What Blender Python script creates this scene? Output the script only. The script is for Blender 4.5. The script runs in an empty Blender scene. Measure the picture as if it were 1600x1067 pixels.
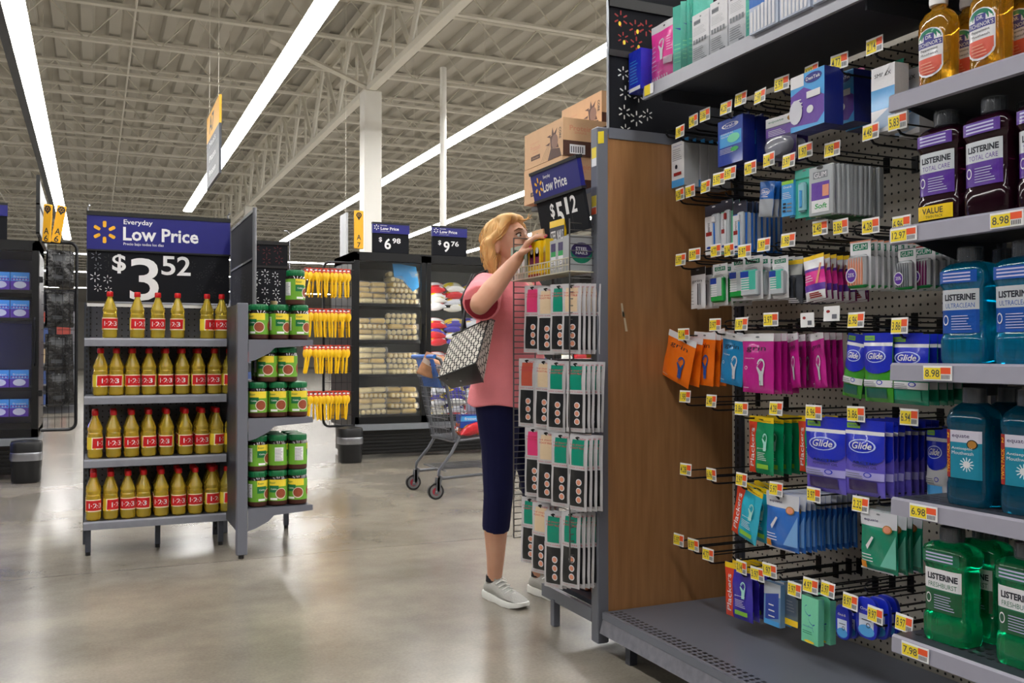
import bpy, math, random
from mathutils import Vector, Matrix
random.seed(7)
SC = bpy.context.scene
COL = SC.collection
PI = math.pi
# ---------------------------------------------------------------- camera
F_PX, CAM_H = 1450.0, 1.10
TH = math.atan(654 / F_PX)
PT = math.atan(19.5 / F_PX)
SN, CS = math.sin(TH), math.cos(TH)
cd = bpy.data.cameras.new('camera'); cam = bpy.data.objects.new('camera', cd); COL.objects.link(cam)
cd.sensor_width = 36; cd.lens = F_PX / 1600 * 36; cd.clip_start = .05; cd.clip_end = 200
cam.location = (0, 0, CAM_H); cam.rotation_euler = (PI / 2 + PT, 0, -TH)
SC.camera = cam
# ---------------------------------------------------------------- world, exposure
SC.view_settings.view_transform = 'Standard'; SC.view_settings.look = 'None'
SC.view_settings.gamma = 1; SC.view_settings.use_curve_mapping = False
SC.view_settings.exposure = 0.25
w = bpy.data.worlds.new('store_air'); SC.world = w; w.use_nodes = True
w.node_tree.nodes['Background'].inputs[0].default_value = (.80, .82, .86, 1)
w.node_tree.nodes['Background'].inputs[1].default_value = .34
LAMP = 26.0          # emission of the ceiling strip lamps

def ray(u, v):
    x = (u - 800) / F_PX; y = (533.5 - v) / F_PX
    fh = math.cos(PT) - y * math.sin(PT); z = math.sin(PT) + y * math.cos(PT)
    return fh * SN + x * CS, fh * CS - x * SN, z
def onX(u, v, X):
    r = ray(u, v); t = X / r[0]; return r[1] * t, CAM_H + r[2] * t       # -> y, z
def onY(u, v, Y):
    r = ray(u, v); t = Y / r[1]; return r[0] * t, CAM_H + r[2] * t       # -> x, z

# ---------------------------------------------------------------- materials
def lin(c):
    return tuple(((x / 255) / 12.92 if x / 255 <= .04045 else ((x / 255 + .055) / 1.055) ** 2.4) for x in c)
MT = {}
def M(name, col=None, rough=.5, metal=0., spec=.5, var=.06, scale=25, bump=0., trans=0., emit=0., alpha=1., coat=0., bscale=60):
    if name in MT: return MT[name]
    m = bpy.data.materials.new(name); m.use_nodes = True; nt = m.node_tree; b = nt.nodes['Principled BSDF']
    c = lin(col)
    b.inputs['Roughness'].default_value = rough; b.inputs['Metallic'].default_value = metal
    b.inputs['Specular IOR Level'].default_value = spec
    b.inputs['Coat Weight'].default_value = coat; b.inputs['Coat Roughness'].default_value = .08
    tc = nt.nodes.new('ShaderNodeTexCoord')
    no = nt.nodes.new('ShaderNodeTexNoise'); no.inputs['Scale'].default_value = scale; no.inputs['Detail'].default_value = 3
    nt.links.new(tc.outputs['Object'], no.inputs['Vector'])
    mx = nt.nodes.new('ShaderNodeMix'); mx.data_type = 'RGBA'
    mx.inputs[6].default_value = tuple(x * (1 - var) for x in c) + (1,); mx.inputs[7].default_value = tuple(min(1, x * (1 + var)) for x in c) + (1,)
    nt.links.new(no.outputs['Fac'], mx.inputs[0]); nt.links.new(mx.outputs[2], b.inputs['Base Color'])
    if trans: b.inputs['Transmission Weight'].default_value = trans; b.inputs['IOR'].default_value = 1.35
    if alpha < 1: b.inputs['Alpha'].default_value = alpha
    if emit:
        b.inputs['Emission Color'].default_value = c + (1,); b.inputs['Emission Strength'].default_value = emit
    if bump:
        n2 = nt.nodes.new('ShaderNodeTexNoise'); n2.inputs['Scale'].default_value = bscale; n2.inputs['Detail'].default_value = 4
        nt.links.new(tc.outputs['Object'], n2.inputs['Vector'])
        bp = nt.nodes.new('ShaderNodeBump'); bp.inputs['Strength'].default_value = bump; bp.inputs['Distance'].default_value = .01
        nt.links.new(n2.outputs['Fac'], bp.inputs['Height']); nt.links.new(bp.outputs[0], b.inputs['Normal'])
    MT[name] = m; return m
def nodes(m): return m.node_tree, m.node_tree.nodes['Principled BSDF']
def N(nt, t, **kw):
    n = nt.nodes.new(t)
    for k, v in kw.items(): setattr(n, k, v)
    return n
def mathn(nt, op, a, b=None, c=None):
    n = N(nt, 'ShaderNodeMath', operation=op)
    for i, x in enumerate((a, b, c)):
        if x is None: continue
        if isinstance(x, (int, float)): n.inputs[i].default_value = x
        else: nt.links.new(x, n.inputs[i])
    return n.outputs[0]

black = M('black_metal', (22, 23, 27), .35, .3, var=.1)
blackp = M('black_plastic', (16, 17, 20), .4)
grey = M('shelf_grey_paint', (112, 115, 126), .4, .1, var=.05, scale=8)
greyd = M('dark_grey_paint', (62, 66, 76), .42, .1, var=.08, scale=9)
lip_m = M('shelf_lip_plastic', (150, 151, 162), .3, var=.05)
white = M('white_paint', (238, 238, 232), .5)
whitep = M('white_print', (240, 240, 242), .35)
steel = M('chrome_wire', (160, 162, 168), .3, .9)
cartm = M('cart_grey_metal', (110, 112, 118), .38, .6)
navy = M('sign_blue', (20, 22, 120), .4)
yellowm = M('mark_yellow', (250, 185, 40), .4)
ylabel = M('tag_yellow', (245, 220, 50), .45)
orlabel = M('tag_orange', (240, 90, 45), .45)
signblk = M('sign_black', (28, 29, 34), .8, spec=.15)
redm = M('cap_red', (205, 18, 24), .35)

# ---------------------------------------------------------------- mesh builder
class B:
    def __init__(s): s.v = []; s.f = []; s.m = []; s.mats = []
    def mi(s, m):
        if m not in s.mats: s.mats.append(m)
        return s.mats.index(m)
    def add(s, vs, fs, m):
        o = len(s.v); k = s.mi(m)
        s.v += [tuple(v) for v in vs]
        for f in fs: s.f.append(tuple(i + o for i in f)); s.m.append(k)
        return s
    def box(s, a, b, m, X=None):
        vs = [Vector((x, y, z)) for x in (a[0], b[0]) for y in (a[1], b[1]) for z in (a[2], b[2])]
        if X: vs = [X @ v for v in vs]
        return s.add(vs, [(0, 1, 3, 2), (4, 6, 7, 5), (0, 4, 5, 1), (2, 3, 7, 6), (0, 2, 6, 4), (1, 5, 7, 3)], m)
    def rbox(s, a, b, r, m, X=None):       # box with chamfered upright edges and chamfered ends
        x0, y0, z0 = a; x1, y1, z1 = b
        secs = []
        for z, i in ((z0, r), (z0 + r, 0), (z1 - r, 0), (z1, r)):
            q = r * .8
            X0, X1, Y0, Y1 = x0 + i, x1 - i, y0 + i, y1 - i
            secs.append([Vector(p) for p in ((X0 + q, Y0, z), (X1 - q, Y0, z), (X1, Y0 + q, z), (X1, Y1 - q, z), (X1 - q, Y1, z), (X0 + q, Y1, z), (X0, Y1 - q, z), (X0, Y0 + q, z))])
        if X: secs = [[X @ p for p in q] for q in secs]
        return s.loft(secs, m)
    def loft(s, secs, m, cap=True, closed=True):
        n = len(secs[0]); vs = [p for q in secs for p in q]; fs = []
        for i in range(len(secs) - 1):
            for j in range(n if closed else n - 1):
                k = (j + 1) % n
                fs.append((i * n + j, i * n + k, (i + 1) * n + k, (i + 1) * n + j))
        if cap: fs.append(tuple(range(n))[::-1]); fs.append(tuple(range((len(secs) - 1) * n, len(secs) * n)))
        return s.add(vs, fs, m)
    def tube(s, pts, r, m, n=6, cap=True):
        pts = [Vector(p) for p in pts]; secs = []
        rr = r if isinstance(r, (list, tuple)) else [r] * len(pts)
        up = None
        for i, p in enumerate(pts):
            d = (pts[min(i + 1, len(pts) - 1)] - pts[max(i - 1, 0)]).normalized()
            if up is None: up = Vector((0, 0, 1)) if abs(d.z) < .9 else Vector((1, 0, 0))
            a = d.cross(up).normalized(); b2 = a.cross(d).normalized(); up = b2
            secs.append([p + (a * math.cos(2 * PI * k / n) + b2 * math.sin(2 * PI * k / n)) * rr[i] for k in range(n)])
        return s.loft(secs, m, cap)
    def lathe(s, prof, m, c=(0, 0, 0), n=20, mats=None, sx=1, sy=1, power=2.0):
        secs = []
        for r, z in prof:
            q = []
            for k in range(n):
                a = 2 * PI * (k + .5) / n; ca, sa = math.cos(a), math.sin(a)
                if power != 2: ca = math.copysign(abs(ca) ** (2 / power), ca); sa = math.copysign(abs(sa) ** (2 / power), sa)
                q.append(Vector((c[0] + r * sx * ca, c[1] + r * sy * sa, c[2] + z)))
            secs.append(q)
        if not mats: return s.loft(secs, m)
        for i in range(len(secs) - 1): s.loft(secs[i:i + 2], mats[i], cap=False)
        s.add(secs[0], [tuple(range(n))[::-1]], mats[0]); s.add(secs[-1], [tuple(range(n))], mats[-1]); return s
    def prism(s, poly, d, m, X=None):      # polygon in xz, thickness d along +y
        n = len(poly)
        vs = [Vector((p[0], 0, p[1])) for p in poly] + [Vector((p[0], d, p[1])) for p in poly]
        if X: vs = [X @ v for v in vs]
        return s.add(vs, [tuple(range(n)), tuple(range(2 * n - 1, n - 1, -1))] + [(i, i + n, (i + 1) % n + n, (i + 1) % n) for i in range(n)], m)
    def sphere(s, c, r, m, n=12, sc=(1, 1, 1)):
        c = Vector(c); secs = []
        for i in range(1, n // 2 + 2 - 1):
            t = PI * i / (n // 2 + 1)
            secs.append([c + Vector((r * sc[0] * math.sin(t) * math.cos(2 * PI * k / n), r * sc[1] * math.sin(t) * math.sin(2 * PI * k / n), -r * sc[2] * math.cos(t))) for k in range(n)])
        secs.insert(0, [c + Vector((0, 0, -r * sc[2] * .98)) + (p - c) * .05 for p in secs[0]])
        secs.append([c + Vector((0, 0, r * sc[2] * .98)) + (p - c) * .05 for p in secs[-1]])
        return s.loft(secs, m)
    def obj(s, name, parent=None, smooth=True, loc=None, rot=None, ang=.7):
        me = bpy.data.meshes.new(name); me.from_pydata(s.v, [], s.f)
        for m in s.mats: me.materials.append(m)
        me.polygons.foreach_set('material_index', s.m)
        if smooth:
            me.polygons.foreach_set('use_smooth', [True] * len(me.polygons)); me.set_sharp_from_angle(angle=ang)
        me.update()
        o = bpy.data.objects.new(name, me); COL.objects.link(o)
        if parent: o.parent = parent
        if loc: o.location = loc
        if rot: o.rotation_euler = rot
        return o
def tag(o, label, cat, group=None):
    o['label'] = label; o['category'] = cat
    if group: o['group'] = group
    return o
def thing(name, label, cat, loc=(0, 0, 0), rot=(0, 0, 0), group=None):
    o = bpy.data.objects.new(name, None); COL.objects.link(o); o.empty_display_size = .05
    o.location = loc; o.rotation_euler = rot; return tag(o, label, cat, group)
def struct(o): o['kind'] = 'structure'; return o
def dup(o, loc=None, rot=None, label=None, group=None, parent=None):
    c = o.copy(); COL.objects.link(c)
    if parent: c.parent = parent
    for ch in list(o.children): dup(ch, parent=c)
    if loc is not None: c.location = loc
    if rot is not None: c.rotation_euler = rot
    if label: c['label'] = label
    if group: c['group'] = group
    return c
ORD = ['first', 'second', 'third', 'fourth', 'fifth', 'sixth', 'seventh', 'eighth', 'ninth', 'tenth', 'eleventh', 'twelfth', 'thirteenth', 'fourteenth', 'fifteenth', 'sixteenth', 'seventeenth', 'eighteenth', 'nineteenth', 'twentieth']

# ---------------------------------------------------------------- text -> flat mesh
TXT = {}
def text(s, bold=0.):
    if 'M' in s or 'W' in s or '&' in s: bold = 0.
    k = (s, bold)
    if k in TXT: return TXT[k]
    cu = bpy.data.curves.new('t', 'FONT'); cu.body = s; cu.size = 1; cu.resolution_u = 4 if len(s) < 6 else 2; cu.offset = bold * .42
    cu.fill_mode = 'BOTH'
    o = bpy.data.objects.new('t', cu); COL.objects.link(o)
    dg = bpy.context.evaluated_depsgraph_get(); dg.update()
    me = bpy.data.meshes.new_from_object(o.evaluated_get(dg))
    vs = [(v.co.x, v.co.y) for v in me.vertices]; fs = [tuple(p.vertices) for p in me.polygons]
    bpy.data.objects.remove(o); bpy.data.curves.remove(cu); bpy.data.meshes.remove(me)
    if vs:
        x0 = min(v[0] for v in vs); x1 = max(v[0] for v in vs); y0 = min(v[1] for v in vs); y1 = max(v[1] for v in vs)
        vs = [(x - (x0 + x1) / 2, y - (y0 + y1) / 2) for x, y in vs]
    else: x0 = x1 = y0 = y1 = 0
    TXT[k] = (vs, fs, max(x1 - x0, 1e-6), max(y1 - y0, 1e-6)); return TXT[k]

class D:                      # flat artwork laid on a surface; fractions of W,H; fn(u,v,w) -> point
    def __init__(s, b, W, H, fn, ng=(1, 1)): s.b = b; s.W = W; s.H = H; s.fn = fn; s.ng = ng; s.k = 1
    def put(s, vs, fs, m, lay): s.b.add([s.fn(x * s.W, y * s.H, lay * .0003) for x, y in vs], fs, m)
    def r(s, x0, y0, x1, y1, m, lay=None, sk=0):
        lay = lay or s.k; s.k = max(s.k, lay) + 1
        nx = max(1, round(abs(x1 - x0) * s.ng[0])); ny = max(1, round(abs(y1 - y0) * s.ng[1]))
        vs = [(x0 + (x1 - x0) * i / nx + sk * j / ny, y0 + (y1 - y0) * j / ny) for j in range(ny + 1) for i in range(nx + 1)]
        s.put(vs, [(j * (nx + 1) + i, j * (nx + 1) + i + 1, (j + 1) * (nx + 1) + i + 1, (j + 1) * (nx + 1) + i) for j in range(ny) for i in range(nx)], m, lay)
    def e(s, cx, cy, rx, ry, m, n=14, lay=None):
        lay = lay or s.k; s.k = max(s.k, lay) + 1
        s.put([(cx, cy)] + [(cx + q * rx * math.cos(2 * PI * i / n), cy + q * ry * math.sin(2 * PI * i / n)) for q in (.35, .7, 1) for i in range(n)],
              [(0, i + 1, (i + 1) % n + 1) for i in range(n)] + [(1 + k * n + i, 1 + (k + 1) * n + i, 1 + (k + 1) * n + (i + 1) % n, 1 + k * n + (i + 1) % n) for k in (0, 1) for i in range(n)], m, lay)
    def ring(s, cx, cy, rx, ry, t, m, n=18, a0=0, a1=2 * PI, lay=None):
        lay = lay or s.k; s.k = max(s.k, lay) + 1
        vs = []
        for i in range(n + 1):
            a = a0 + (a1 - a0) * i / n
            vs += [(cx + rx * math.cos(a), cy + ry * math.sin(a)), (cx + rx * (1 - t) * math.cos(a), cy + ry * (1 - t) * math.sin(a))]
        s.put(vs, [(2 * i, 2 * i + 2, 2 * i + 3, 2 * i + 1) for i in range(n)], m, lay)
    def p(s, pts, m, lay=None):
        lay = lay or s.k; s.k = max(s.k, lay) + 1
        s.put(pts, [tuple(range(len(pts)))], m, lay)
    def t(s, st, cx, cy, wd, m, bold=0., ht=None, rot=0, lay=None, slant=0):     # wd = width as fraction of W, ht = height as fraction of H
        lay = lay or s.k; s.k = max(s.k, lay) + 1
        vs, fs, tw, th = text(st, bold)
        ww = wd * s.W; sc = ww / tw; hh = ht * s.H if ht else th * sc
        ca, sa = math.cos(rot), math.sin(rot); out = []
        for x, y in vs:
            X = x * sc + slant * y * hh / th; Y = y * hh / th
            out.append(((X * ca - Y * sa) / s.W + cx, (X * sa + Y * ca) / s.H + cy))
        s.put(out, fs, m, lay)
    def lines(s, x0, y0, x1, y1, n, m, fill=.45, seed=0):
        rn = random.Random(seed); dy = (y1 - y0) / n; s.k += 1; lay = s.k
        for i in range(n):
            s.r(x0, y0 + i * dy, x0 + (x1 - x0) * rn.uniform(.6, 1), y0 + (i + fill) * dy, m, lay=lay)
        s.k = lay + 1
    def spark(s, cx, cy, r, m, asp=1., n=6, w=.17, lay=None):
        lay = lay or s.k; s.k = max(s.k, lay) + 1
        for i in range(n):
            a = PI / 2 + i * 2 * PI / n; d = (math.cos(a), math.sin(a)); q = (-d[1], d[0]); pts = []
            for rr, ww in ((.42, .5), (.5, .9), (.9, 1), (1, .6), (1, -.6), (.9, -1), (.5, -.9), (.42, -.5)):
                pts.append((cx + (d[0] * rr * r + q[0] * ww * w * r * .5 * 1.2), cy + (d[1] * rr * r + q[1] * ww * w * r * .5 * 1.2) * asp))
            s.put(pts, [tuple(range(8))], m, lay)
def flat(o, ux=(1, 0, 0), vx=(0, 0, 1), nx=(0, -1, 0)):
    o, ux, vx, nx = map(Vector, (o, ux, vx, nx))
    return lambda u, v, w: o + ux * u + vx * v + nx * w

# ================================================================ SHELL
# floor
fm = bpy.data.materials.new('polished_concrete'); fm.use_nodes = True; nt, bs = nodes(fm)
geo = N(nt, 'ShaderNodeNewGeometry'); sp = N(nt, 'ShaderNodeSeparateXYZ'); nt.links.new(geo.outputs['Position'], sp.inputs[0])
n1 = N(nt, 'ShaderNodeTexNoise'); n1.inputs['Scale'].default_value = 1.1; n1.inputs['Detail'].default_value = 8; n1.inputs['Roughness'].default_value = .62; n1.inputs['Distortion'].default_value = 0
n2 = N(nt, 'ShaderNodeTexNoise'); n2.inputs['Scale'].default_value = 90; n2.inputs['Detail'].default_value = 3
nt.links.new(geo.outputs['Position'], n1.inputs['Vector']); nt.links.new(geo.outputs['Position'], n2.inputs['Vector'])
cr = N(nt, 'ShaderNodeValToRGB'); e = cr.color_ramp.elements
e[0].position = .25; e[0].color = lin((118, 112, 102)) + (1,); e[1].position = .8; e[1].color = lin((168, 160, 146)) + (1,); cr.color_ramp.interpolation = 'EASE'
nt.links.new(n1.outputs['Fac'], cr.inputs[0])
mx = N(nt, 'ShaderNodeMix', data_type='RGBA', blend_type='MULTIPLY'); mx.inputs[0].default_value = .35
nt.links.new(cr.outputs[0], mx.inputs[6]); nt.links.new(n2.outputs['Fac'], mx.inputs[7])
jl = mathn(nt, 'LESS_THAN', mathn(nt, 'ABSOLUTE', mathn(nt, 'SUBTRACT', sp.outputs[1], 5.13)), .006)
jl2 = mathn(nt, 'LESS_THAN', mathn(nt, 'ABSOLUTE', mathn(nt, 'SUBTRACT', mathn(nt, 'MODULO', mathn(nt, 'ADD', sp.outputs[0], 40.6), 4.6), 2.3)), .005)
m2 = N(nt, 'ShaderNodeMix', data_type='RGBA'); m2.inputs[7].default_value = lin((96, 88, 78)) + (1,)
nt.links.new(mathn(nt, 'MULTIPLY', mathn(nt, 'MAXIMUM', jl, jl2), .7), m2.inputs[0]); nt.links.new(mx.outputs[2], m2.inputs[6]); nt.links.new(m2.outputs[2], bs.inputs['Base Color'])
rr = mathn(nt, 'MULTIPLY_ADD', n1.outputs['Fac'], .08, .18); nt.links.new(rr, bs.inputs['Roughness'])
bs.inputs['Specular IOR Level'].default_value = .6
b = B(); b.add([(-30, -8, 0), (60, -8, 0), (60, 78, 0), (-30, 78, 0)], [(0, 1, 2, 3)], fm)
struct(b.obj('floor', smooth=False))
wallm = M('wall_paint', (168, 164, 156), .7, scale=2)
for nm, a, c in (('wall_back', (-30, 78, 0), (60, 78.2, 8.2)), ('wall_front', (-30, -8.2, 0), (60, -8, 8.2)), ('wall_left', (-30.2, -8, 0), (-30, 78, 8.2)), ('wall_right', (60, -8, 0), (60.2, 78, 8.2))):
    struct(B().box(a, c, wallm).obj(nm, smooth=False))
# corrugated deck
deck = M('ceiling_deck_paint', (196, 192, 182), .6, scale=1.5)
b = B(); xs = []; x = -30.; k = 0
while x < 60:
    xs += [(x, 7.62), (x + .20, 7.62), (x + .25, 7.50), (x + .45, 7.50)]; x += .5
vs = [(p[0], y, p[1]) for y in (-8, 78) for p in xs]; n = len(xs)
b.add(vs, [(i, i + 1, i + 1 + n, i + n) for i in range(n - 1)], deck)
b.box((-30.2, -8.2, 7.64), (60.2, 78.2, 7.8), deck)
struct(b.obj('ceiling', smooth=False))
# joists
jm = M('joist_paint', (222, 218, 206), .5, scale=3)
def joist():
    b = B(); zt, zb = 7.46, 6.72
    b.box((-30, -.06, zt - .04), (60, .06, zt), jm); b.box((-30, -.055, zb), (60, .055, zb + .045), jm)
    x = -20.; s = 1
    while x < 40:
        b.tube([(x, 0, zb + .02 if s > 0 else zt - .02), (x + .62, 0, zt - .02 if s > 0 else zb + .02)], .014, jm, n=4, cap=False); x += .62; s = -s
    return b.obj('roof_joist', smooth=False)
j0 = tag(joist(), 'white open web roof joist spanning under the corrugated ceiling deck', 'roof joist', 'roof joists')
Y = -3.2
first = True
while Y < 77:
    if first: j0.location = (0, Y, 0); first = False
    else: dup(j0, loc=(0, Y, 0))
    Y += 1.95
# bracing rods
for i, (xa, xb) in enumerate(((-3, -3), (.6, .6))):
    tag(B().tube([(xa, -7, 6.74), (xb, 41, 6.74)], .02, jm, n=5).obj('bridging_rod'), ('thin white bridging rod running under the joists, left of the aisle sign', 'thin white bridging rod running under the joists, above the aisle sign')[i], 'rod')
# girder truss
GX = 4.5
g = thing('roof_girder', 'big white truss girder running away above the columns', 'girder', (GX, 0, 0))
b = B(); b.box((-.07, -8, 5.8), (.07, 78, 5.83), jm); b.box((-.07, -8, 5.83), (-.055, 78, 5.9), jm); b.box((.055, -8, 5.83), (.07, 78, 5.9), jm); b.obj('bottom_chord', g, smooth=False)
b = B(); b.box((-.14, -8, 7.30), (.14, 78, 7.36), jm); b.box((-.14, -8, 7.2), (-.1, 78, 7.30), jm); b.box((.1, -8, 7.2), (.14, 78, 7.30), jm); b.obj('top_chord', g, smooth=False)
b = B(); y = -7.5; s = 1
while y < 60:
    b.tube([(-.04, y, 5.9 if s > 0 else 7.3), (-.04, y + 1.18, 7.3 if s > 0 else 5.9)], .045, jm, n=4, cap=False)
    b.tube([(.05, y + 1.18, 5.9), (.05, y + 1.18, 7.3)], .03, jm, n=4, cap=False); y += 1.18; s = -s
b.obj('web', g, smooth=False)
g2 = dup(g, loc=(GX + 13.2, 0, 0), label='second white truss girder far to the right over the freezers')
# columns
colm = M('column_white', (236, 234, 228), .45, scale=2)
for i, (y, l) in enumerate(((16.2, 'nearer white square steel column rising behind the freezers'), (30.4, 'farther white square column behind the low price sign'))):
    b = B(); b.rbox((-.16, -.16, 0), (.16, .16, 5.8), .012, colm)
    c = tag(b.obj('column', loc=(GX + .02, y, 0)), l, 'column')
b = B().tube([(0, 0, 0), (0, 0, 5.9)], .055, colm, n=10)
tag(b.obj('drain_pipe', loc=(5.32, 14.6, 0)), 'slim white pipe rising right of the nearer column', 'pipe')

b = B().tube([(-1.75, 16.2, 6.5), (0, 16.2, 5.86)], .05, jm, n=4)
tag(b.obj('knee_brace', loc=(GX, 0, 0)), 'white diagonal brace reaching left from the nearer column', 'brace')
# strip lamps
lens = bpy.data.materials.new('lamp_lens'); lens.use_nodes = True; nt, bs = nodes(lens)
bs.inputs['Emission Color'].default_value = (1, .985, .96, 1); bs.inputs['Emission Strength'].default_value = LAMP; bs.inputs['Base Color'].default_value = (.9, .9, .9, 1)
tcn = N(nt, 'ShaderNodeTexNoise'); tcn.inputs['Scale'].default_value = 3
bs.inputs['Roughness'].default_value = .4; nt.links.new(mathn(nt, 'MULTIPLY_ADD', tcn.outputs['Fac'], .1, .35), bs.inputs['Roughness'])
rows = ((-7.4, 40, 'far left long lamp row outside the left edge'), (-.86, 36, 'long bright strip lamp row at the left of the ceiling'), (2.40, 27.5, 'long bright strip lamp row above the low price sign'),
        (6.16, 35, 'long bright strip lamp row crossing behind the white columns'), (9.8, 35, 'bright strip lamp row meeting the tilted price sign'),
        (13.4, 35, 'short looking strip lamp row just left of the woman'), (17.2, 35, 'lamp row deep right behind the shelves'), (24, 35, 'lamp row farthest to the right'))
for k, yy in enumerate((41, 50, 62)):
    t = thing('strip_light', '%s crosswise lamp row low over the far end of the hall' % ORD[k], 'ceiling light', (0, yy, 5.1), group='crosswise far lamps')
    B().box((-25, -.09, 0), (50, .09, .03), lens).obj('lens', t, smooth=False); B().box((-25, -.1, .03), (50, .1, .09), jm).obj('housing', t, smooth=False)
for X, ye, l in rows:
    t = thing('strip_light', l, 'ceiling light', (X, 0, 5.1), group='ceiling strip lamps')
    b = B(); b.loft([[Vector(p) for p in ((-.13, y, .03), (.13, y, .03), (.08, y, .10), (-.08, y, .10))] for y in (-6, ye)], jm); b.obj('housing', t, smooth=False)
    b = B(); b.loft([[Vector(p) for p in ((-.125, y, .029), (-.10, y, 0), (.10, y, 0), (.125, y, .029))] for y in (-6, ye)], lens); b.obj('lens', t, smooth=False)
    y = 7.; wm = None
    while y < min(ye, 28):
        o = B().tube([(0, 0, .1), (0, 0, 2.3)], .004, jm, n=3, cap=False).obj('hanging_wire', t, smooth=False) if not wm else bpy.data.objects.new('hanging_wire', wm)
        if wm: COL.objects.link(o); o.parent = t
        wm = o.data; o.location = (0, y, 0); y += 3.9
tag(B().box((-1.22, -6, 5.55), (-1.08, 34, 5.72), greyd).obj('cable_duct', smooth=False), 'dark cable duct beside the left strip lamp row', 'duct')

# ================================================================ RIGHT GONDOLA (peg wall)
PX = 2.31          # pegboard plane
YP = 3.0           # wood panel plane
pegm = bpy.data.materials.new('pegboard'); pegm.use_nodes = True; nt, bs = nodes(pegm)
tc = N(nt, 'ShaderNodeNewGeometry'); sp = N(nt, 'ShaderNodeSeparateXYZ'); nt.links.new(tc.outputs['Position'], sp.inputs[0])
def dots(nt, a, b_, pitch, rad):
    fa = mathn(nt, 'SUBTRACT', mathn(nt, 'FRACT', mathn(nt, 'MULTIPLY', a, 1 / pitch)), .5)
    fb = mathn(nt, 'SUBTRACT', mathn(nt, 'FRACT', mathn(nt, 'MULTIPLY', b_, 1 / pitch)), .5)
    d = mathn(nt, 'ADD', mathn(nt, 'MULTIPLY', fa, fa), mathn(nt, 'MULTIPLY', fb, fb))
    return mathn(nt, 'LESS_THAN', d, (rad / pitch) ** 2)
dd = dots(nt, sp.outputs[1], sp.outputs[2], .0275, .0042)
mx = N(nt, 'ShaderNodeMix', data_type='RGBA'); nn = N(nt, 'ShaderNodeTexNoise'); nn.inputs['Scale'].default_value = 4
nt.links.new(tc.outputs['Position'], nn.inputs['Vector'])
mc = N(nt, 'ShaderNodeMix', data_type='RGBA'); mc.inputs[6].default_value = lin((178, 172, 162)) + (1,); mc.inputs[7].default_value = lin((196, 190, 178)) + (1,)
nt.links.new(nn.outputs['Fac'], mc.inputs[0]); nt.links.new(mc.outputs[2], mx.inputs[6]); mx.inputs[7].default_value = (.008, .008, .008, 1)
nt.links.new(dd, mx.inputs[0]); nt.links.new(mx.outputs[2], bs.inputs['Base Color']); bs.inputs['Roughness'].default_value = .5
# same dots facing Y for the oil stand
pegy = bpy.data.materials.new('grey_pegboard'); pegy.use_nodes = True; nt, bs = nodes(pegy)
tc = N(nt, 'ShaderNodeNewGeometry'); sp = N(nt, 'ShaderNodeSeparateXYZ'); nt.links.new(tc.outputs['Position'], sp.inputs[0])
dd = dots(nt, sp.outputs[0], sp.outputs[2], .034, .0045)
mx = N(nt, 'ShaderNodeMix', data_type='RGBA'); nn = N(nt, 'ShaderNodeTexNoise'); nn.inputs['Scale'].default_value = 4; nt.links.new(tc.outputs['Position'], nn.inputs['Vector'])
mc = N(nt, 'ShaderNodeMix', data_type='RGBA'); mc.inputs[6].default_value = lin((88, 90, 100)) + (1,); mc.inputs[7].default_value = lin((100, 102, 112)) + (1,)
nt.links.new(nn.outputs['Fac'], mc.inputs[0]); nt.links.new(mc.outputs[2], mx.inputs[6]); mx.inputs[7].default_value = (.01, .01, .012, 1)
nt.links.new(dd, mx.inputs[0]); nt.links.new(mx.outputs[2], bs.inputs['Base Color']); bs.inputs['Roughness'].default_value = .45

gon = thing('gondola', 'tall dark gondola with tan pegboard back behind the dental products', 'shelving', (PX, 0, 0))
B().box((0, -.4, .14), (.02, YP - .002, 2.55), pegm).obj('pegboard', gon, smooth=False)
def upright(y):
    b = B(); b.box((-.018, y - .02, .0), (-.001, y + .02, 2.5), greyd)
    for i in range(80): b.box((-.0185, y - .004, .16 + i * .029), (-.0181, y + .004, .178 + i * .029), blackp)
    return b
for y in (2.94, 1.80): upright(y).obj('upright', gon, smooth=False)
B().box((0, -.4, .0), (.02, YP - .005, .14), blackp).obj('kick_panel', gon, smooth=False)
# base deck
deckm = M('deck_grey', (112, 116, 128), .38, .15, var=.08, scale=6)
scuff = M('scuffed_lip', (122, 122, 132), .4, .1, var=.35, scale=35)
dk = thing('base_deck', 'empty grey steel base deck at the foot of the peg wall', 'shelf', (1.70, 0, 0))
b = B(); b.box((.012, -.4, .125), (PX - 1.722, YP - .012, .15), deckm)
for i in range(118):
    for j in range(3): b.box((.03 + j * .02, -.38 + i * .0285 + .0, .1499), (.042 + j * .02, -.38 + i * .0285 + .012, .1506), blackp)
b.obj('deck', dk, smooth=False)
b = B(); b.loft([[Vector(p) for p in ((0, y, .075), (.012, y, .075), (.03, y, .1505), (.022, y, .152))] for y in (-.4, YP - .012)], scuff); b.obj('front_lip', dk, smooth=False)
for y in (2.84, 1.78): B().box((.03, y - .015, 0), (.06, y + .015, .125), greyd).obj('leg', dk, smooth=False)
B().box((.3, -.4, 0), (.31, YP - .02, .124), blackp).obj('kick_plate', dk, smooth=False)
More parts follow.
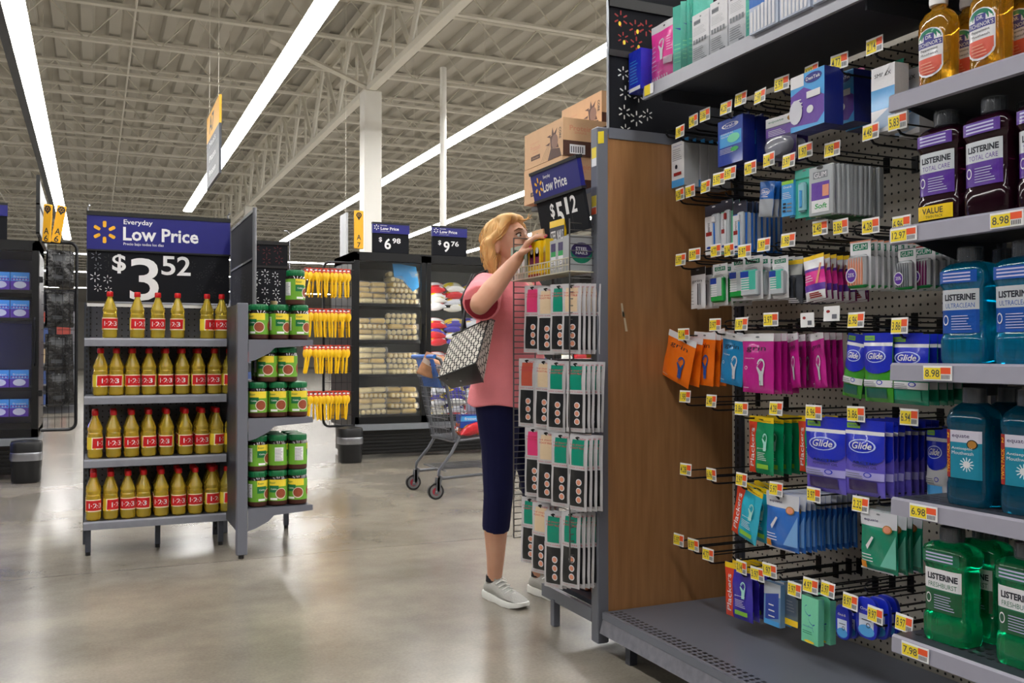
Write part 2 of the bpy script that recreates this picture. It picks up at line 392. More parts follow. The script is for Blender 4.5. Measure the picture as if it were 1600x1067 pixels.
# wood end panel
wood = bpy.data.materials.new('brown_laminate'); wood.use_nodes = True; nt, bs = nodes(wood)
tc = N(nt, 'ShaderNodeTexCoord'); mp = N(nt, 'ShaderNodeMapping'); mp.inputs['Scale'].default_value = (14, 1, 1.2)
nt.links.new(tc.outputs['Object'], mp.inputs[0]); nz = N(nt, 'ShaderNodeTexNoise'); nz.inputs['Scale'].default_value = 3; nz.inputs['Detail'].default_value = 6; nt.links.new(mp.outputs[0], nz.inputs['Vector'])
cr = N(nt, 'ShaderNodeValToRGB'); e = cr.color_ramp.elements; e[0].position = .3; e[0].color = lin((146, 102, 64)) + (1,); e[1].position = .75; e[1].color = lin((170, 124, 80)) + (1,)
nt.links.new(nz.outputs['Fac'], cr.inputs[0]); nt.links.new(cr.outputs[0], bs.inputs['Base Color']); bs.inputs['Roughness'].default_value = .35
wp = thing('end_panel', 'brown laminate end panel in a grey steel frame between peg wall and endcap', 'panel', (0, YP, 0))
b = B(); b.box((1.745, .0, .13), (PX + .3, .028, 1.92), wood)
scm = M('scratch_pale', (205, 190, 165), .6)
for x0, z0, dx, dz in ((1.80, 1.29, .006, .05), (1.812, 1.235, .008, .05), (1.805, 1.26, .004, .02)):
    b.add([(x0, -.0005, z0), (x0 + .008, -.0005, z0), (x0 + .01 + dx, -.0005, z0 - dz), (x0 + dx, -.0005, z0 - dz)], [(0, 1, 2, 3)], scm)
b.obj('board', wp, smooth=False)
b = B(); b.rbox((1.70, 0, .03), (1.748, .05, 1.945), .004, grey); b.obj('post', wp, smooth=False)
B().box((1.748, -.004, 1.905), (PX + .3, .045, 1.945), grey).obj('top_rail', wp, smooth=False)
b = B()
b.add([(1.703, -.001, 1.88), (1.728, -.001, 1.885), (1.728, -.001, 1.93), (1.703, -.001, 1.925)], [(0, 1, 2, 3)], ylabel)
b.obj('sticker', wp, smooth=False)
b = B()
for z, m in ((1.80, ylabel), (1.62, ylabel)): b.box((1.699, .006, z), (1.7, .04, z + .07), whitep); b.box((1.6985, .006, z + .03), (1.6992, .04, z + .07), m)
b.box((1.698, .006, 1.62), (1.6986, .04, 1.645), orlabel)
b.obj('price_sticker', wp, smooth=False)
# black star board above the panel
sb = thing('sign_board', 'black star cutout board standing on the wooden end panel', 'sign', (1.80, YP + .08, 1.945))
b = B(); b.box((0, 0, 0), (.8, .012, .68), signblk)
bb = b; b = B(); b.box((-.004, -.006, .30), (.805, .018, .325), blackp); b.box((-.004, -.008, .49), (.805, .018, .53), blackp); b.obj('rail', sb, smooth=False)
b = B(); b.tube([(-.008, 0, -.05), (-.008, 0, .75)], .005, steel); b.obj('rod', sb)
lit_print_red = M('star_red', (150, 30, 28), .5); litw = M('star_lit_white', (235, 235, 230), .5)  # light through the star cutouts, painted as red and white; red also prints packs
b = bb; d = D(b, 1, 1, flat((0, -.0005, 0)))
for x, z, r in ((.05, .45, .032), (.115, .425, .03), (.165, .43, .032), (.06, .375, .025), (.12, .36, .03)):
    d.spark(x, z, r, lit_print_red, lay=1)
for x, z, r in ((.06, .24, .026), (.11, .225, .03), (.07, .165, .028), (.13, .16, .026), (.065, .09, .028), (.12, .07, .03), (.07, .02, .024), (.17, .09, .024)):
    d.spark(x, z, r, litw, lay=1)
for x, z in ((.045, .43), (.125, .41), (.065, .36), (.13, .35)):
    d.e(x, z, .006, .009, ylabel, lay=2)
b.obj('board', sb, smooth=False)
# top shelf
ts = thing('top_shelf', 'topmost grey shelf with clear fence over the peg wall', 'shelf', (1.90, 0, 2.10))
b = B(); b.box((.0, -.4, -.012), (PX - 1.922, 2.985, 0), greyd); b.box((.0, -.4, -.035), (.015, 2.985, 0), greyd)
for y in (2.9, 1.9): b.box((.02, y, -.06), (PX - 1.922, y + .006, -.012), greyd)
b.obj('shelf_board', ts, smooth=False)
b = B(); b.loft([[Vector(p) for p in ((-.012, y, -.04), (0, y, -.04), (0, y, .012), (-.006, y, .012))] for y in (-.4, 2.985)], lip_m); b.obj('price_channel', ts, smooth=False)
clear = bpy.data.materials.new('clear_plastic'); clear.use_nodes = True; nt = clear.node_tree
for n in list(nt.nodes):
    if n.type != 'OUTPUT_MATERIAL': nt.nodes.remove(n)
out = nt.nodes[0]; tr = N(nt, 'ShaderNodeBsdfTransparent'); gl = N(nt, 'ShaderNodeBsdfGlossy'); gl.inputs['Roughness'].default_value = .05
lw = N(nt, 'ShaderNodeLayerWeight'); lw.inputs[0].default_value = .5; fr = N(nt, 'ShaderNodeMath', operation='MULTIPLY_ADD'); nt.links.new(mathn(nt, 'POWER', lw.outputs[1], 3), fr.inputs[0]); fr.inputs[1].default_value = .5; fr.inputs[2].default_value = .04; ms = N(nt, 'ShaderNodeMixShader'); tr.inputs[0].default_value = (.94, .95, .96, 1)
nt.links.new(fr.outputs[0], ms.inputs[0]); nt.links.new(tr.outputs[0], ms.inputs[1]); nt.links.new(gl.outputs[0], ms.inputs[2]); nt.links.new(ms.outputs[0], out.inputs[0])
nn = N(nt, 'ShaderNodeTexNoise'); nn.inputs['Scale'].default_value = 5; nt.links.new(mathn(nt, 'MULTIPLY_ADD', nn.outputs['Fac'], .03, .03), gl.inputs['Roughness'])
filmm = bpy.data.materials.new('milky_film'); filmm.use_nodes = True; nt, bs = nodes(filmm)
bs.inputs['Base Color'].default_value = (.85, .87, .9, 1); bs.inputs['Alpha'].default_value = .3; bs.inputs['Roughness'].default_value = .15
nn = N(nt, 'ShaderNodeTexNoise'); nn.inputs['Scale'].default_value = 40; nt.links.new(mathn(nt, 'MULTIPLY_ADD', nn.outputs['Fac'], .3, .15), bs.inputs['Alpha'])
b = B(); b.box((.004, .2, .012), (.006, 2.97, .085), clear); b.obj('clear_fence', ts, smooth=False)
b = B(); b.box((-.0135, 2.93, -.03), (-.012, 2.97, .008), ylabel); b.box((-.0135, 2.91, -.03), (-.012, 2.93, .008), whitep); b.obj('price_tag', ts, smooth=False)

# price tags ------------------------------------------------------
def tagmesh(price='2.97', w=.062, h=.044, white_=False):
    b = B(); d = D(b, w, h, flat((0, 0, 0)))
    b.box((-w / 2, 0.0004, -h / 2), (w / 2, .002, h / 2), whitep)
    if white_:
        d.r(-.4, .0, -.05, .3, whitep); d.e(-.2, .15, .12, .1, lit_print_red); d.r(.05, -.35, .35, -.05, grey); return b
    d.r(-.47, -.42, .12, .36, ylabel, lay=1); d.r(.12, -.05, .46, .38, orlabel, lay=1)
    d.t(price, -.17, -.02, .5, greyd, .015, ht=.5, lay=2)
    for i in range(6): d.r(.15 + i * .05, -.4, .175 + i * .05, -.12, greyd, lay=1)
    return b
TAGM = {}
def tagdata(price, white_=False):
    k = (price, white_)
    if k not in TAGM:
        o = tagmesh(price, white_=white_).obj('price_tag', smooth=False); TAGM[k] = o.data; bpy.data.objects.remove(o)
    return TAGM[k]
RX = (0, 0, -PI / 2)         # local front (-Y) turned to face -X
HX = 1.975                   # tag plane of the hooks
HOOKS = []
hk = B()
L = PX - HX
hk.tube([(0, L, -.03), (0, .03, -.03), (0, .012, -.027), (0, .002, -.016)], .0035, black, n=5)
hk.tube([(0, L, .0), (0, .03, .0), (0, .01, -.004), (0, .004, -.008)], .0025, black, n=5)
hk.box((-.012, L - .004, -.04), (.012, L, .012), black)
ho = hk.obj('rod'); hkmesh = ho.data; bpy.data.objects.remove(ho)
rowname = ['top', 'second', 'third', 'fourth', 'fifth', 'sixth', 'lowest']
def hook(y, z, row, idx, price, white_=False, hastag=True):
    nth = ORD[idx] if idx < len(ORD) else str(idx + 1)
    lab = '%s tagged black peg hook, %s from the wood panel in the %s row' % ('blank white' if white_ else 'yellow', nth, rowname[row])
    t = thing('peg_hook', lab, 'hook', (HX, y, z), RX, 'peg hooks of the dental wall')
    o = bpy.data.objects.new('rod', hkmesh); COL.objects.link(o); o.parent = t
    if hastag:
        o = bpy.data.objects.new('price_tag', tagdata(price, white_)); COL.objects.link(o); o.parent = t
        o.location = (0, .0, .004); o.rotation_euler = (random.uniform(-.1, .05), 0, random.uniform(-.12, .12))
    HOOKS.append((y, z)); return t
TAGS = [
 [(1062, 207), (1083, 190), (1101, 181), (1134, 170), (1157, 156), (1187, 152), (1221, 132), (1267, 114), (1311, 98), (1366, 73)],
 [(1062, 305), (1078, 300), (1102, 293), (1123, 281), (1140, 272), (1172, 264), (1201, 251), (1232, 253), (1258, 237), (1300, 235), (1360, 208), (1402, 192)],
 [(1063, 407), (1085, 399), (1118, 393), (1139, 392), (1163, 394), (1193, 384), (1231, 377), (1281, 358), (1313, 356), (1360, 355), (1408, 352)],
 [(1068, 524), (1117, 509), (1158, 508), (1204, 501), (1261, 502), (1299, 492), (1337, 502), (1405, 511)],
 [(1070, 621), (1111, 628), (1158, 640), (1212, 640), (1271, 646), (1337, 649), (1420, 654)],
 [(1071, 735), (1111, 743), (1158, 751), (1212, 766), (1271, 775), (1344, 790)],
 [(1060, 845), (1083, 853), (1106, 868), (1158, 888), (1183, 899), (1202, 893), (1241, 923), (1266, 917), (1293, 923), (1328, 942), (1367, 963), (1412, 976)]]
PR = ['1.98', '2.97', '3.97', '4.28', '4.77', '2.48', '5.97', '1.97', '6.96', '2.14', '3.86', '8.97']
for r, row in enumerate(TAGS):
    for i, (u, v) in enumerate(row):
        y, z = onX(u, v, HX)
        hook(y, z, r, i, {(4, 4): '6.96', (4, 5): '3.86', (4, 6): '6.94', (3, 6): '6.96', (3, 7): '3.86', (3, 3): '3.97', (1, 10): '4.48', (1, 11): '5.83', (5, 5): '2.32', (5, 4): '3.97', (6, 10): '9.97', (6, 9): '8.97', (6, 11): '8.97', (6, 6): '3.97', (6, 7): '4.97', (6, 8): '3.97'}.get((r, i), PR[(i * 5 + r * 3) % 12]), white_=(r == 3 and i in (4, 5)))

# ================================================================ PEG WALL PRODUCTS
def gm(name, col, **k): k.setdefault('rough', .28); k.setdefault('coat', .5); k.setdefault('var', .04); k.setdefault('bump', .3); k.setdefault('bscale', 28); return M(name, col, **k)
orange = gm('orange_film', (245, 118, 22)); blueb = gm('blue_film', (20, 130, 190)); magen = gm('magenta_film', (190, 28, 140)); whitef = gm('white_film', (225, 225, 230))
glideb = gm('royal_blue_film', (24, 44, 190)); gldg = gm('green_film', (60, 150, 40)); gldt = gm('dark_teal_film', (12, 88, 78)); lav = gm('lavender_film', (98, 86, 195)); teal = gm('teal_card', (70, 185, 165)); mint = gm('mint_card', (120, 215, 175))
gumg = gm('deep_green_print', (10, 120, 90)); gumb = gm('bright_green_plastic', (20, 160, 70)); plkg = gm('emerald_film', (10, 150, 100)); plkr = gm('red_orange_film', (225, 70, 40)); plkt = gm('turquoise_film', (40, 180, 210)); plkp = gm('violet_film', (62, 50, 175))
yel = gm('yellow_film', (245, 205, 20)); navyb = gm('navy_box', (22, 38, 130)); deepb = gm('deep_blue_print', (15, 60, 160)); skyb = gm('sky_blue_print', (70, 160, 225)); purp = gm('purple_print', (95, 50, 160)); dkpurp = gm('dark_purple_print', (45, 28, 85)); pinkh = gm('hot_pink_print', (235, 60, 160))
eqb = gm('medium_blue_film', (40, 110, 200)); eqg = gm('jade_film', (15, 135, 105)); badge = M('badge_bronze', (170, 120, 50), .4); ink = M('ink_dark', (30, 34, 50), .5); greyt = M('grey_print', (120, 124, 132), .5); pickb = gm('pick_blue', (20, 80, 160)); pickw = gm('pick_silver', (205, 208, 215)); tan = gm('peach_print', (225, 150, 120))
smoke = gm('smoky_film', (60, 64, 74)); plum = gm('plum_print', (120, 20, 90)); greenl = gm('lime_print', (140, 200, 60)); amberb = gm('amber_sticker', (225, 140, 20))
clearb = gm('translucent_blister', (215, 222, 230), alpha=.75)
def pick(d, cx, cy, s, m, asp):
    d.ring(cx, cy + .13 * s * asp, .11 * s, .15 * s * asp, .3, m, a0=-.35 * PI, a1=.95 * PI)
    d.p([(cx - .13 * s, cy + .07 * s * asp), (cx - .09 * s, cy + .09 * s * asp), (cx + .02 * s, cy - .02 * s * asp), (cx + .11 * s, cy + .06 * s * asp), (cx + .08 * s, cy - .1 * s * asp), (cx + .07 * s, cy - .34 * s * asp), (cx - .05 * s, cy - .34 * s * asp), (cx - .05 * s, cy - .1 * s * asp)], m)
    d.p([(cx - .115 * s, cy + .09 * s * asp), (cx - .10 * s, cy + .09 * s * asp), (cx + .06 * s, cy + .26 * s * asp), (cx + .045 * s, cy + .26 * s * asp)], m)
def grin(col, pm, word):
    def f(d):
        d.r(-.5, -.13, .5, 0, whitef, lay=1); d.e(0, -.06, .07, .016, greyt, lay=2)
        d.t('grin', -.02, -.26, .62, ink, .0, ht=.11, lay=2); pick(d, .17, -.62, 1.0, pm, .72)
        if word: d.t(word, -.22, -.42, .34, whitef, .02, ht=.022, lay=2); d.ring(-.32, -.58, .05, .03, .3, whitef)
        d.r(-.42, -.92, -.2, -.91, whitef)
        d.t('grin', .18, -.85, .16, greyt, .02, ht=.04, rot=-PI / 2 * .96)
    return f, col
def plack(col, head=True):
    def f(d):
        d.r(-.5, -1, -.18, -.1, plkr, lay=1); d.r(-.5, -.1, .5, 0, yel, lay=1); d.e(0, -.05, .12, .008, blackp, lay=2); d.t('VALUE PACK', .2, -.07, .4, ink, .02, ht=.018, lay=2)
        d.t('Plackers', -.33, -.55, .68 * d.H / d.W, whitef, .03, ht=.18 * d.W / d.H, rot=PI / 2, lay=2)
        pick(d, .22, -.42, .8, M('pale_outline', (170, 225, 215), .3), .62); d.t('gentle', .12, -.55, .36, whitef, .02, ht=.03); d.lines(-.05, -.75, .35, -.6, 5, whitef, .3); d.r(-.05, -.9, .4, -.82, greenl)
    return f, col
def glide(top, body, fl, words=()):
    def f(d):
        d.r(-.5, -.14, .5, 0, glideb, lay=1); d.r(-.5, -.19, .5, -.14, whitef, lay=1)
        d.r(-.5, -.48, .5, -.19, glideb, lay=1); d.e(0, -.47, .5, .12, glideb, lay=2); d.ring(-.02, -.34, .36, .09, .12, M('outline_pale', (190, 205, 250), .3), lay=3)
        d.t('Glide', 0, -.335, .5, whitef, .03, ht=.09, lay=4, slant=.2); d.r(-.45, -.11, -.12, -.04, greenl, lay=2); d.t('VALUE PACK', -.29, -.075, .26, glideb, .02, ht=.03, lay=3)
        for k, wd in enumerate(words): d.t(wd, .05, -.56 - k * .05, .62, ink if fl is lav else whitef, .01, ht=.032, lay=4)
        d.r(-.5, -.78, .5, -.68, whitef if fl is not lav else M('pale_violet', (170, 165, 225), .3), lay=3, sk=0); d.lines(-.4, -.77, .1, -.69, 3, greyt, .4)
        d.r(-.36, -.94, .36, -.8, body, lay=3); d.ring(.2, -.71, .1, .035, .3, glideb)
    return f, fl
def gumb1(cap, capd, low):
    def f(d):
        d.r(-.36, -.17, .36, -.07, gumg); d.t('GUM', 0, -.12, .56, whitef, .03, ht=.065); d.e(0, -.035, .07, .012, greyt); d.t('SOFT', -.1, -.22, .3, gumg, .0, ht=.02)
        d.lines(-.36, -.3, .3, -.24, 3, greyt, .3)
    return f, whitef
def build_blist(W, H, T, low=gumb, content=teal, cm2=whitef, ctop=-.32, stripes=True, sticker=None):
    """printed white card + raised clear tray with small contents"""
    b = B(); b.rbox((-W / 2, 0, -H), (W / 2, .0012, 0), .0005, whitef)
    d = D(b, W, H, flat((0, 0, 0)))
    f, _ = gumb1(0, 0, 0); f(d)
    z0, z1 = -H * .93, H * ctop
    b.rbox((-W * .42, -T, z0), (W * .42, 0, z1), T * .3, low)
    b.rbox((-W * .38, -T * 1.03, z0 + H * .12), (W * .40, -T * .3, z1 + H * .0), T * .25, content)
    if stripes:
        for i in range(6): b.box((-W * .36, -T * 1.06, z0 + H * (.14 + i * .055)), (W * .05, -T, z0 + H * (.165 + i * .055)), cm2)
    if sticker: b.box((-W * .38, -T * 1.1, z1 - H * .17), (W * .02, -T, z1 - H * .03), sticker)
    return b
def bagmesh(W, H, T, col, draw, seed=1, flatness=.12):
    rn = random.Random(seed); ph = rn.uniform(0, 6)
    def bul(x, y):
        a = max(0, 1 - abs(2 * x) ** 2.6); t = min(1, max(0, (-y - flatness) / .25)); t2 = min(1, max(0, (1 + y) / .12)); t = t * t * (3 - 2 * t); t2 = t2 ** .5
        return a * t * t2
    def fr(u, v, w):
        x, y = u / W, v / H
        if w: w = w * 2.2 + (.0006 if T < .018 else .0011)
        return Vector((u * (1 - .02 * math.sin(-y * PI)), -T * .5 * bul(x, y) - w - .0012 - .0012 * math.sin(9 * x + 11 * y + ph) * (T > .008), v))
    b = B(); nx, ny = 16, 24
    vs = []; fs = []
    for s in (0, 1):
        for j in range(ny + 1):
            for i in range(nx + 1):
                x, y = -.5 + i / nx, -j / ny
                p = fr(x * W, y * H, 0)
                if s: p.y = T * .5 * bul(x, y)
                vs.append(p)
    o = (nx + 1) * (ny + 1)
    for j in range(ny):
        for i in range(nx):
            a = j * (nx + 1) + i; fs.append((a, a + nx + 1, a + nx + 2, a + 1)); a += o; fs.append((a, a + 1, a + nx + 2, a + nx + 1))
    for j in range(ny):
        a = j * (nx + 1); fs.append((a, a + o, a + o + nx + 1, a + nx + 1)); a += nx; fs.append((a, a + nx + 1, a + o + nx + 1, a + o))
    for i in range(nx): fs.append((i, i + 1, i + 1 + o, i + o)); a = ny * (nx + 1) + i; fs.append((a, a + o, a + o + 1, a + 1))
    b.add(vs, fs, col); draw(D(b, W, H, fr, (16, 24))); return b
def boxmesh(W, H, T, col, draw, side=None, tab=None):
    b = B(); b.box((-W / 2, -T, -H), (W / 2, 0, 0), side or col)
    b.box((-W / 2, -T - .0004, -H), (W / 2, -T, 0), col)
    if tab: b.box((-W * .3, -.002, 0), (W * .3, 0, .02), tab)
    draw(D(b, W, H, flat((0, -T - .0004, 0))))
    return b
WALL = []
def ensure_hook(y, z, row):
    for hy, hz in HOOKS:
        if abs(hy - y) < .045 and -.02 < hz - z < .075: return
    hook(y, z + .045, row, 0, '', hastag=False)['label'] = 'untagged black peg hook holding hanging packs in the %s row' % rowname[row]
def place(row, name, cat, desc, px, builder, n, gap, T, tilt=0., Xf=2.05, yaw=0., jit=.03, group=None):
    """px = (uL, vT, uR, vB): where the front pack of this hook hangs on its plane"""
    uL, vT, uR, vB = px
    um, vm = (uL + uR) / 2, (vT + vB) / 2
    ya, _ = onX(uL, vm, Xf); yb, _ = onX(uR, vm, Xf); yc, zt = onX(um, vT, Xf); _, zb = onX(um, vB, Xf)
    Wd = abs(ya - yb); H = zt - zb
    ensure_hook(yc, zt, row)
    o = None
    for k in range(n):
        lab = desc if n == 1 else '%s, %s on its hook' % (desc, ORD[k])
        loc = (Xf + k * gap, yc + random.uniform(-.004, .004), zt - .001 * (k % 2))
        rot = (random.uniform(-.015, .015), tilt * (1 if k == 0 else random.uniform(.1, 1.)) + random.uniform(-jit, jit) * .6, -PI / 2 + yaw + random.uniform(-jit, jit))
        if k == 0:
            o = builder(Wd, H, T).obj(name); o.location = loc; o.rotation_euler = rot
            tag(o, lab, cat, group or cat + 's on one hook: ' + desc[:40])
        else: dup(o, loc=loc, rot=rot, label=lab)
    return o
def bagb(fd, **k): return lambda W, H, T: bagmesh(W, H, T, fd[1], fd[0], **k)
# ---- row 1
def f_white(d):
    d.r(-.5, -1, .5, -.84, skyb); d.t('equate', 0, -.08, .7, deepb, .02, ht=.025); d.lines(-.4, -.4, .4, -.12, 6, greyt, .25); d.e(-.1, -.55, .1, .05, ink); d.r(-.3, -.75, .3, -.68, lit_print_red)
place(1, 'dental_box', 'box', 'narrow white and blue dental box by the wood panel', (1060, 224, 1079, 293), lambda W, H, T: boxmesh(W, H, T, whitef, f_white, side=M('side_grey', (190, 192, 196), .4), tab=skyb), 6, .038, .034, Xf=2.06)
def f_oralb(d):
    d.r(-.5, -1, .5, 0, deepb, lay=1); d.r(-.42, -.6, .45, -.3, skyb); d.ring(0, -.15, .34, .06, .12, whitef); d.t('Oral-B', 0, -.15, .6, whitef, .02, ht=.06); d.t('DENTAL', -.1, -.32, .5, whitef, .0, ht=.035); d.t('GUARD', -.1, -.38, .5, whitef, .0, ht=.035)
    d.e(.15, -.45, .25, .1, mint); d.lines(-.4, -.75, .3, -.62, 4, whitef, .25); d.e(.2, -.7, .16, .05, gumb)
place(0, 'mouth_guard_box', 'box', 'dark blue dental guard box with pale hand picture', (1140, 187, 1180, 258), lambda W, H, T: boxmesh(W, H, T, navyb, f_oralb, tab=navyb), 2, .06, .05, Xf=2.05)
def guard(W, H, T):
    b = B(); b.rbox((-W / 2, 0, -H), (W / 2, .0015, 0), .0006, whitef); d = D(b, W, H, flat((0, 0, 0)))
    d.r(-.5, -1, .5, -.2, dkpurp); d.r(-.48, -.42, .48, -.22, purp); d.t('equate', -.15, -.1, .5, gumg, .02, ht=.05); d.e(.33, -.1, .11, .06, badge); d.lines(-.4, -.4, .2, -.26, 4, whitef, .3)
    secs = []
    for t, s in ((0, 1), (.5, .97), (.85, .85), (1, .6)):
        secs.append([Vector((W * .43 * s * math.cos(a), -T * t, -H * .66 + H * .27 * s * (math.sin(a) if math.sin(a) < 0 else math.sin(a) * .8))) for a in [2 * PI * i / 16 for i in range(16)]])
    b.loft(secs, M('dome_plastic', (150, 152, 165), .15, coat=1, alpha=.85)); return b
place(0, 'mouth_guard_pack', 'pack', 'purple carded mouth guard pack with round clear dome', (1197, 180, 1244, 252), guard, 2, .05, .028)
def f_dentek(d):
    d.r(-.5, -1, .5, 0, skyb, lay=1); d.p([(-.5, -.9), (-.5, -.35), (-.1, -.25), (.5, -.5), (.5, -.8), (.3, -.95)], purp); d.r(-.5, -.22, -.1, 0, whitef, lay=3)
    d.e(.18, -.13, .26, .09, navyb); d.t('DenTek', .18, -.13, .42, whitef, .02, ht=.06); d.lines(-.4, -.6, -.1, -.4, 3, whitef, .3); d.e(.1, -.68, .1, .07, whitef); d.e(-.33, -.66, .2, .22, M('dome2', (200, 200, 212), .2)); d.r(.0, -.48, .4, -.36, whitef)
place(0, 'night_guard_box', 'box', 'light blue and purple night guard box', (1262, 118, 1316, 205), lambda W, H, T: boxmesh(W, H, T, skyb, f_dentek, side=navyb, tab=pinkh), 1, .08, .07, Xf=1.99)
place(0, 'night_guard_box', 'box', 'navy sided night guard box', (1318, 118, 1360, 198), lambda W, H, T: boxmesh(W, H, T, skyb, f_dentek, side=navyb, tab=pinkh), 3, .078, .07, Xf=2.13)
def f_smile(d):
    d.r(-.5, -1, .5, -.22, whitef); d.r(-.5, -.66, .5, -.34, skyb); d.t('SMILEX', 0, -.13, .7, ink, .02, ht=.06); d.p([(-.5, -.85), (.5, -.6), (.5, -.9), (-.5, -1)], M('pale_blue_grey', (170, 190, 215), .3)); d.p([(.2, -.0), (.35, 0), (0, -.2), (-.1, -.2)], whitef)
place(0, 'smile_box', 'box', 'white box with sky blue band beside the amber mouthwash', (1382, 106, 1420, 208), lambda W, H, T: boxmesh(W, H, T, whitef, f_smile, tab=eqg), 2, .09, .05, Xf=2.04)
# ---- row 2
def brushpack(c1, c2, c3):
    def f(W, H, T):
        b = B(); b.rbox((-W / 2, 0, -H), (W / 2, .0015, 0), .0006, c1); d = D(b, W, H, flat((0, 0, 0)))
        d.r(-.5, -.22, .5, 0, M('charcoal_card', (50, 54, 70), .4)); d.e(0, -.04, .1, .014, whitef); d.r(-.5, -.98, -.05, -.24, whitef); d.t('SENSITIVE', -.28, -.45, .2 * H / W, ink, .02, ht=.12 * W / H, rot=PI / 2)
        d.r(-.45, -.62, -.1, -.54, lit_print_red); d.e(-.28, -.86, .14, .025, deepb); d.r(.1, -.88, .4, -.84, ylabel)
        b.rbox((W * .02, -T, -H * .95), (W * .42, 0, -H * .2), T * .3, clearb)
        b.tube([(W * .22, -T - .002, -H * .9), (W * .22, -T - .003, -H * .6), (W * .2, -T - .002, -H * .4)], .0035, c2, n=6); b.rbox((W * .14, -T - .008, -H * .38), (W * .3, -T, -H * .26), .002, c3)
        return b
    return f
place(2, 'toothbrush_pack', 'toothbrush', 'white toothbrush pack with red sticker', (1101, 320, 1128, 397), brushpack(whitef, eqb, whitef), 3, .03, .015, Xf=2.05)
place(2, 'toothbrush_pack', 'toothbrush', 'mint green carded toothbrush pack', (1126, 312, 1144, 396), brushpack(mint, whitef, lit_print_red), 3, .03, .015, Xf=2.05)
place(2, 'toothbrush_pack', 'toothbrush', 'blue and white toothbrush pack with a long row behind it', (1146, 316, 1168, 396), brushpack(eqb, skyb, whitef), 8, .021, .015, Xf=2.04, jit=.02)
def f_glf(d):
    d.r(-.5, -1, .5, -.5, M('silver_film', (165, 170, 178), .3)); d.r(-.5, -.5, .5, -.0, eqb); d.t('Glide', -.05, -.3, .5, whitef, .03, ht=.1, slant=.2); d.ring(-.05, -.3, .34, .1, .12, whitef); d.r(-.3, -.45, .2, -.43, whitef)
place(1, 'floss_pouch', 'floss pack', 'small blue and silver floss pouch hanging askew', (1190, 283, 1212, 338), lambda W, H, T: bagmesh(W, H, T, eqb, f_glf), 3, .02, .012, tilt=.12, Xf=2.03)
def f_ob2(d):
    d.r(-.5, -1, .5, -.1, skyb); d.r(-.5, -.1, .5, 0, greenl); d.t('Oral-B', .0, -.18, .7, whitef, .03, ht=.06); d.lines(-.4, -.5, .4, -.3, 4, whitef, .3)
    for k in range(3): d.r(-.35, -.68 - k * .1, -.1, -.62 - k * .1, ink); d.r(0, -.68 - k * .1, .4, -.64 - k * .1, greyt)
place(1, 'floss_card', 'floss pack', 'pale blue floss card with three small icons', (1225, 283, 1243, 338), lambda W, H, T: boxmesh(W, H, T, skyb, f_ob2), 2, .03, .01, Xf=2.0)
def tealpack(W, H, T):
    b = B(); b.rbox((-W / 2, 0, -H), (W / 2, .0015, 0), .0006, teal); d = D(b, W, H, flat((0, 0, 0))); d.r(-.5, -.22, .5, -.18, gumg); d.e(0, -.04, .1, .015, greyt)
    b.rbox((-W * .2, -T, -H * .9), (W * .2, 0, -H * .28), T * .45, M('pale_aqua_plastic', (150, 205, 215), .2, coat=1)); b.rbox((-W * .07, -T * 1.2, -H * .8), (W * .07, -T, -H * .45), .002, skyb); return b
place(1, 'flosser_pack', 'floss pack', 'teal carded flosser pack with clear tray', (1241, 264, 1270, 340), tealpack, 2, .04, .014, Xf=2.0)
def clam(W, H, T):
    b = B(); b.rbox((-W / 2, -T, -H), (W / 2, 0, 0), T * .3, M('clamshell_grey', (178, 184, 190), .15, coat=1)); d = D(b, W, H, flat((0, -T, 0)))
    d.r(-.3, -.26, .3, -.12, greyt); d.t('GUM', 0, -.19, .5, whitef, .03, ht=.1); d.r(-.36, -.68, .38, -.33, purp); d.r(.1, -.62, .36, -.4, tan); d.r(-.34, -.92, .38, -.68, whitef); d.t('Soft', .05, -.8, .5, gumb, .04, ht=.1, slant=.2); d.e(0, -.05, .14, .03, blackp)
    b.rbox((-W * .46, -T * .9, -H * 1.0), (W * .46, -.002, -H * .93), T * .2, gumb); return b
place(1, 'toothpick_clamshell', 'clamshell pack', 'clear clamshell of soft picks with purple label', (1270, 258, 1308, 338), clam, 12, .017, .014, Xf=1.97, jit=.01)
# ---- row 3
def f_grw(d):
    d.r(-.5, -.18, .5, 0, blackp); d.e(0, -.06, .1, .015, greyt); d.t('grin', -.02, -.34, .7, greyt, .0, ht=.09); d.r(.05, -.92, .12, -.4, ink); d.r(.2, -.92, .26, -.4, greyt); d.lines(-.4, -.9, -.15, -.5, 5, greyt, .15)
place(2, 'interdental_pouch', 'floss pack', 'white pouch with black header before the wood panel', (1079, 418, 1102, 482), lambda W, H, T: bagmesh(W, H, T, whitef, f_grw), 3, .03, .008, Xf=2.04)
place(2, 'interdental_brush_pack', 'brush pack', 'narrow white carded interdental brush pack with green base', (1114, 412, 1137, 477), lambda W, H, T: build_blist(W, H, T, gumb, clearb, whitef, sticker=deepb), 5, .026, .018, Xf=2.05)
place(2, 'interdental_brush_pack', 'brush pack', 'white carded brush pack with green tray, partly hidden', (1143, 402, 1168, 470), lambda W, H, T: build_blist(W, H, T, gumb, clearb, whitef, sticker=deepb), 3, .03, .018, Xf=2.07)
place(2, 'flosser_blister', 'brush pack', 'white carded refill pack with teal block, left of two', (1162, 400, 1192, 468), lambda W, H, T: build_blist(W, H, T, clearb, teal, whitef, sticker=deepb), 5, .03, .02, Xf=2.02)
place(2, 'flosser_blister', 'brush pack', 'white carded refill pack with teal block, right of two', (1207, 400, 1232, 466), lambda W, H, T: build_blist(W, H, T, clearb, teal, whitef, sticker=deepb), 4, .03, .02, Xf=2.0)
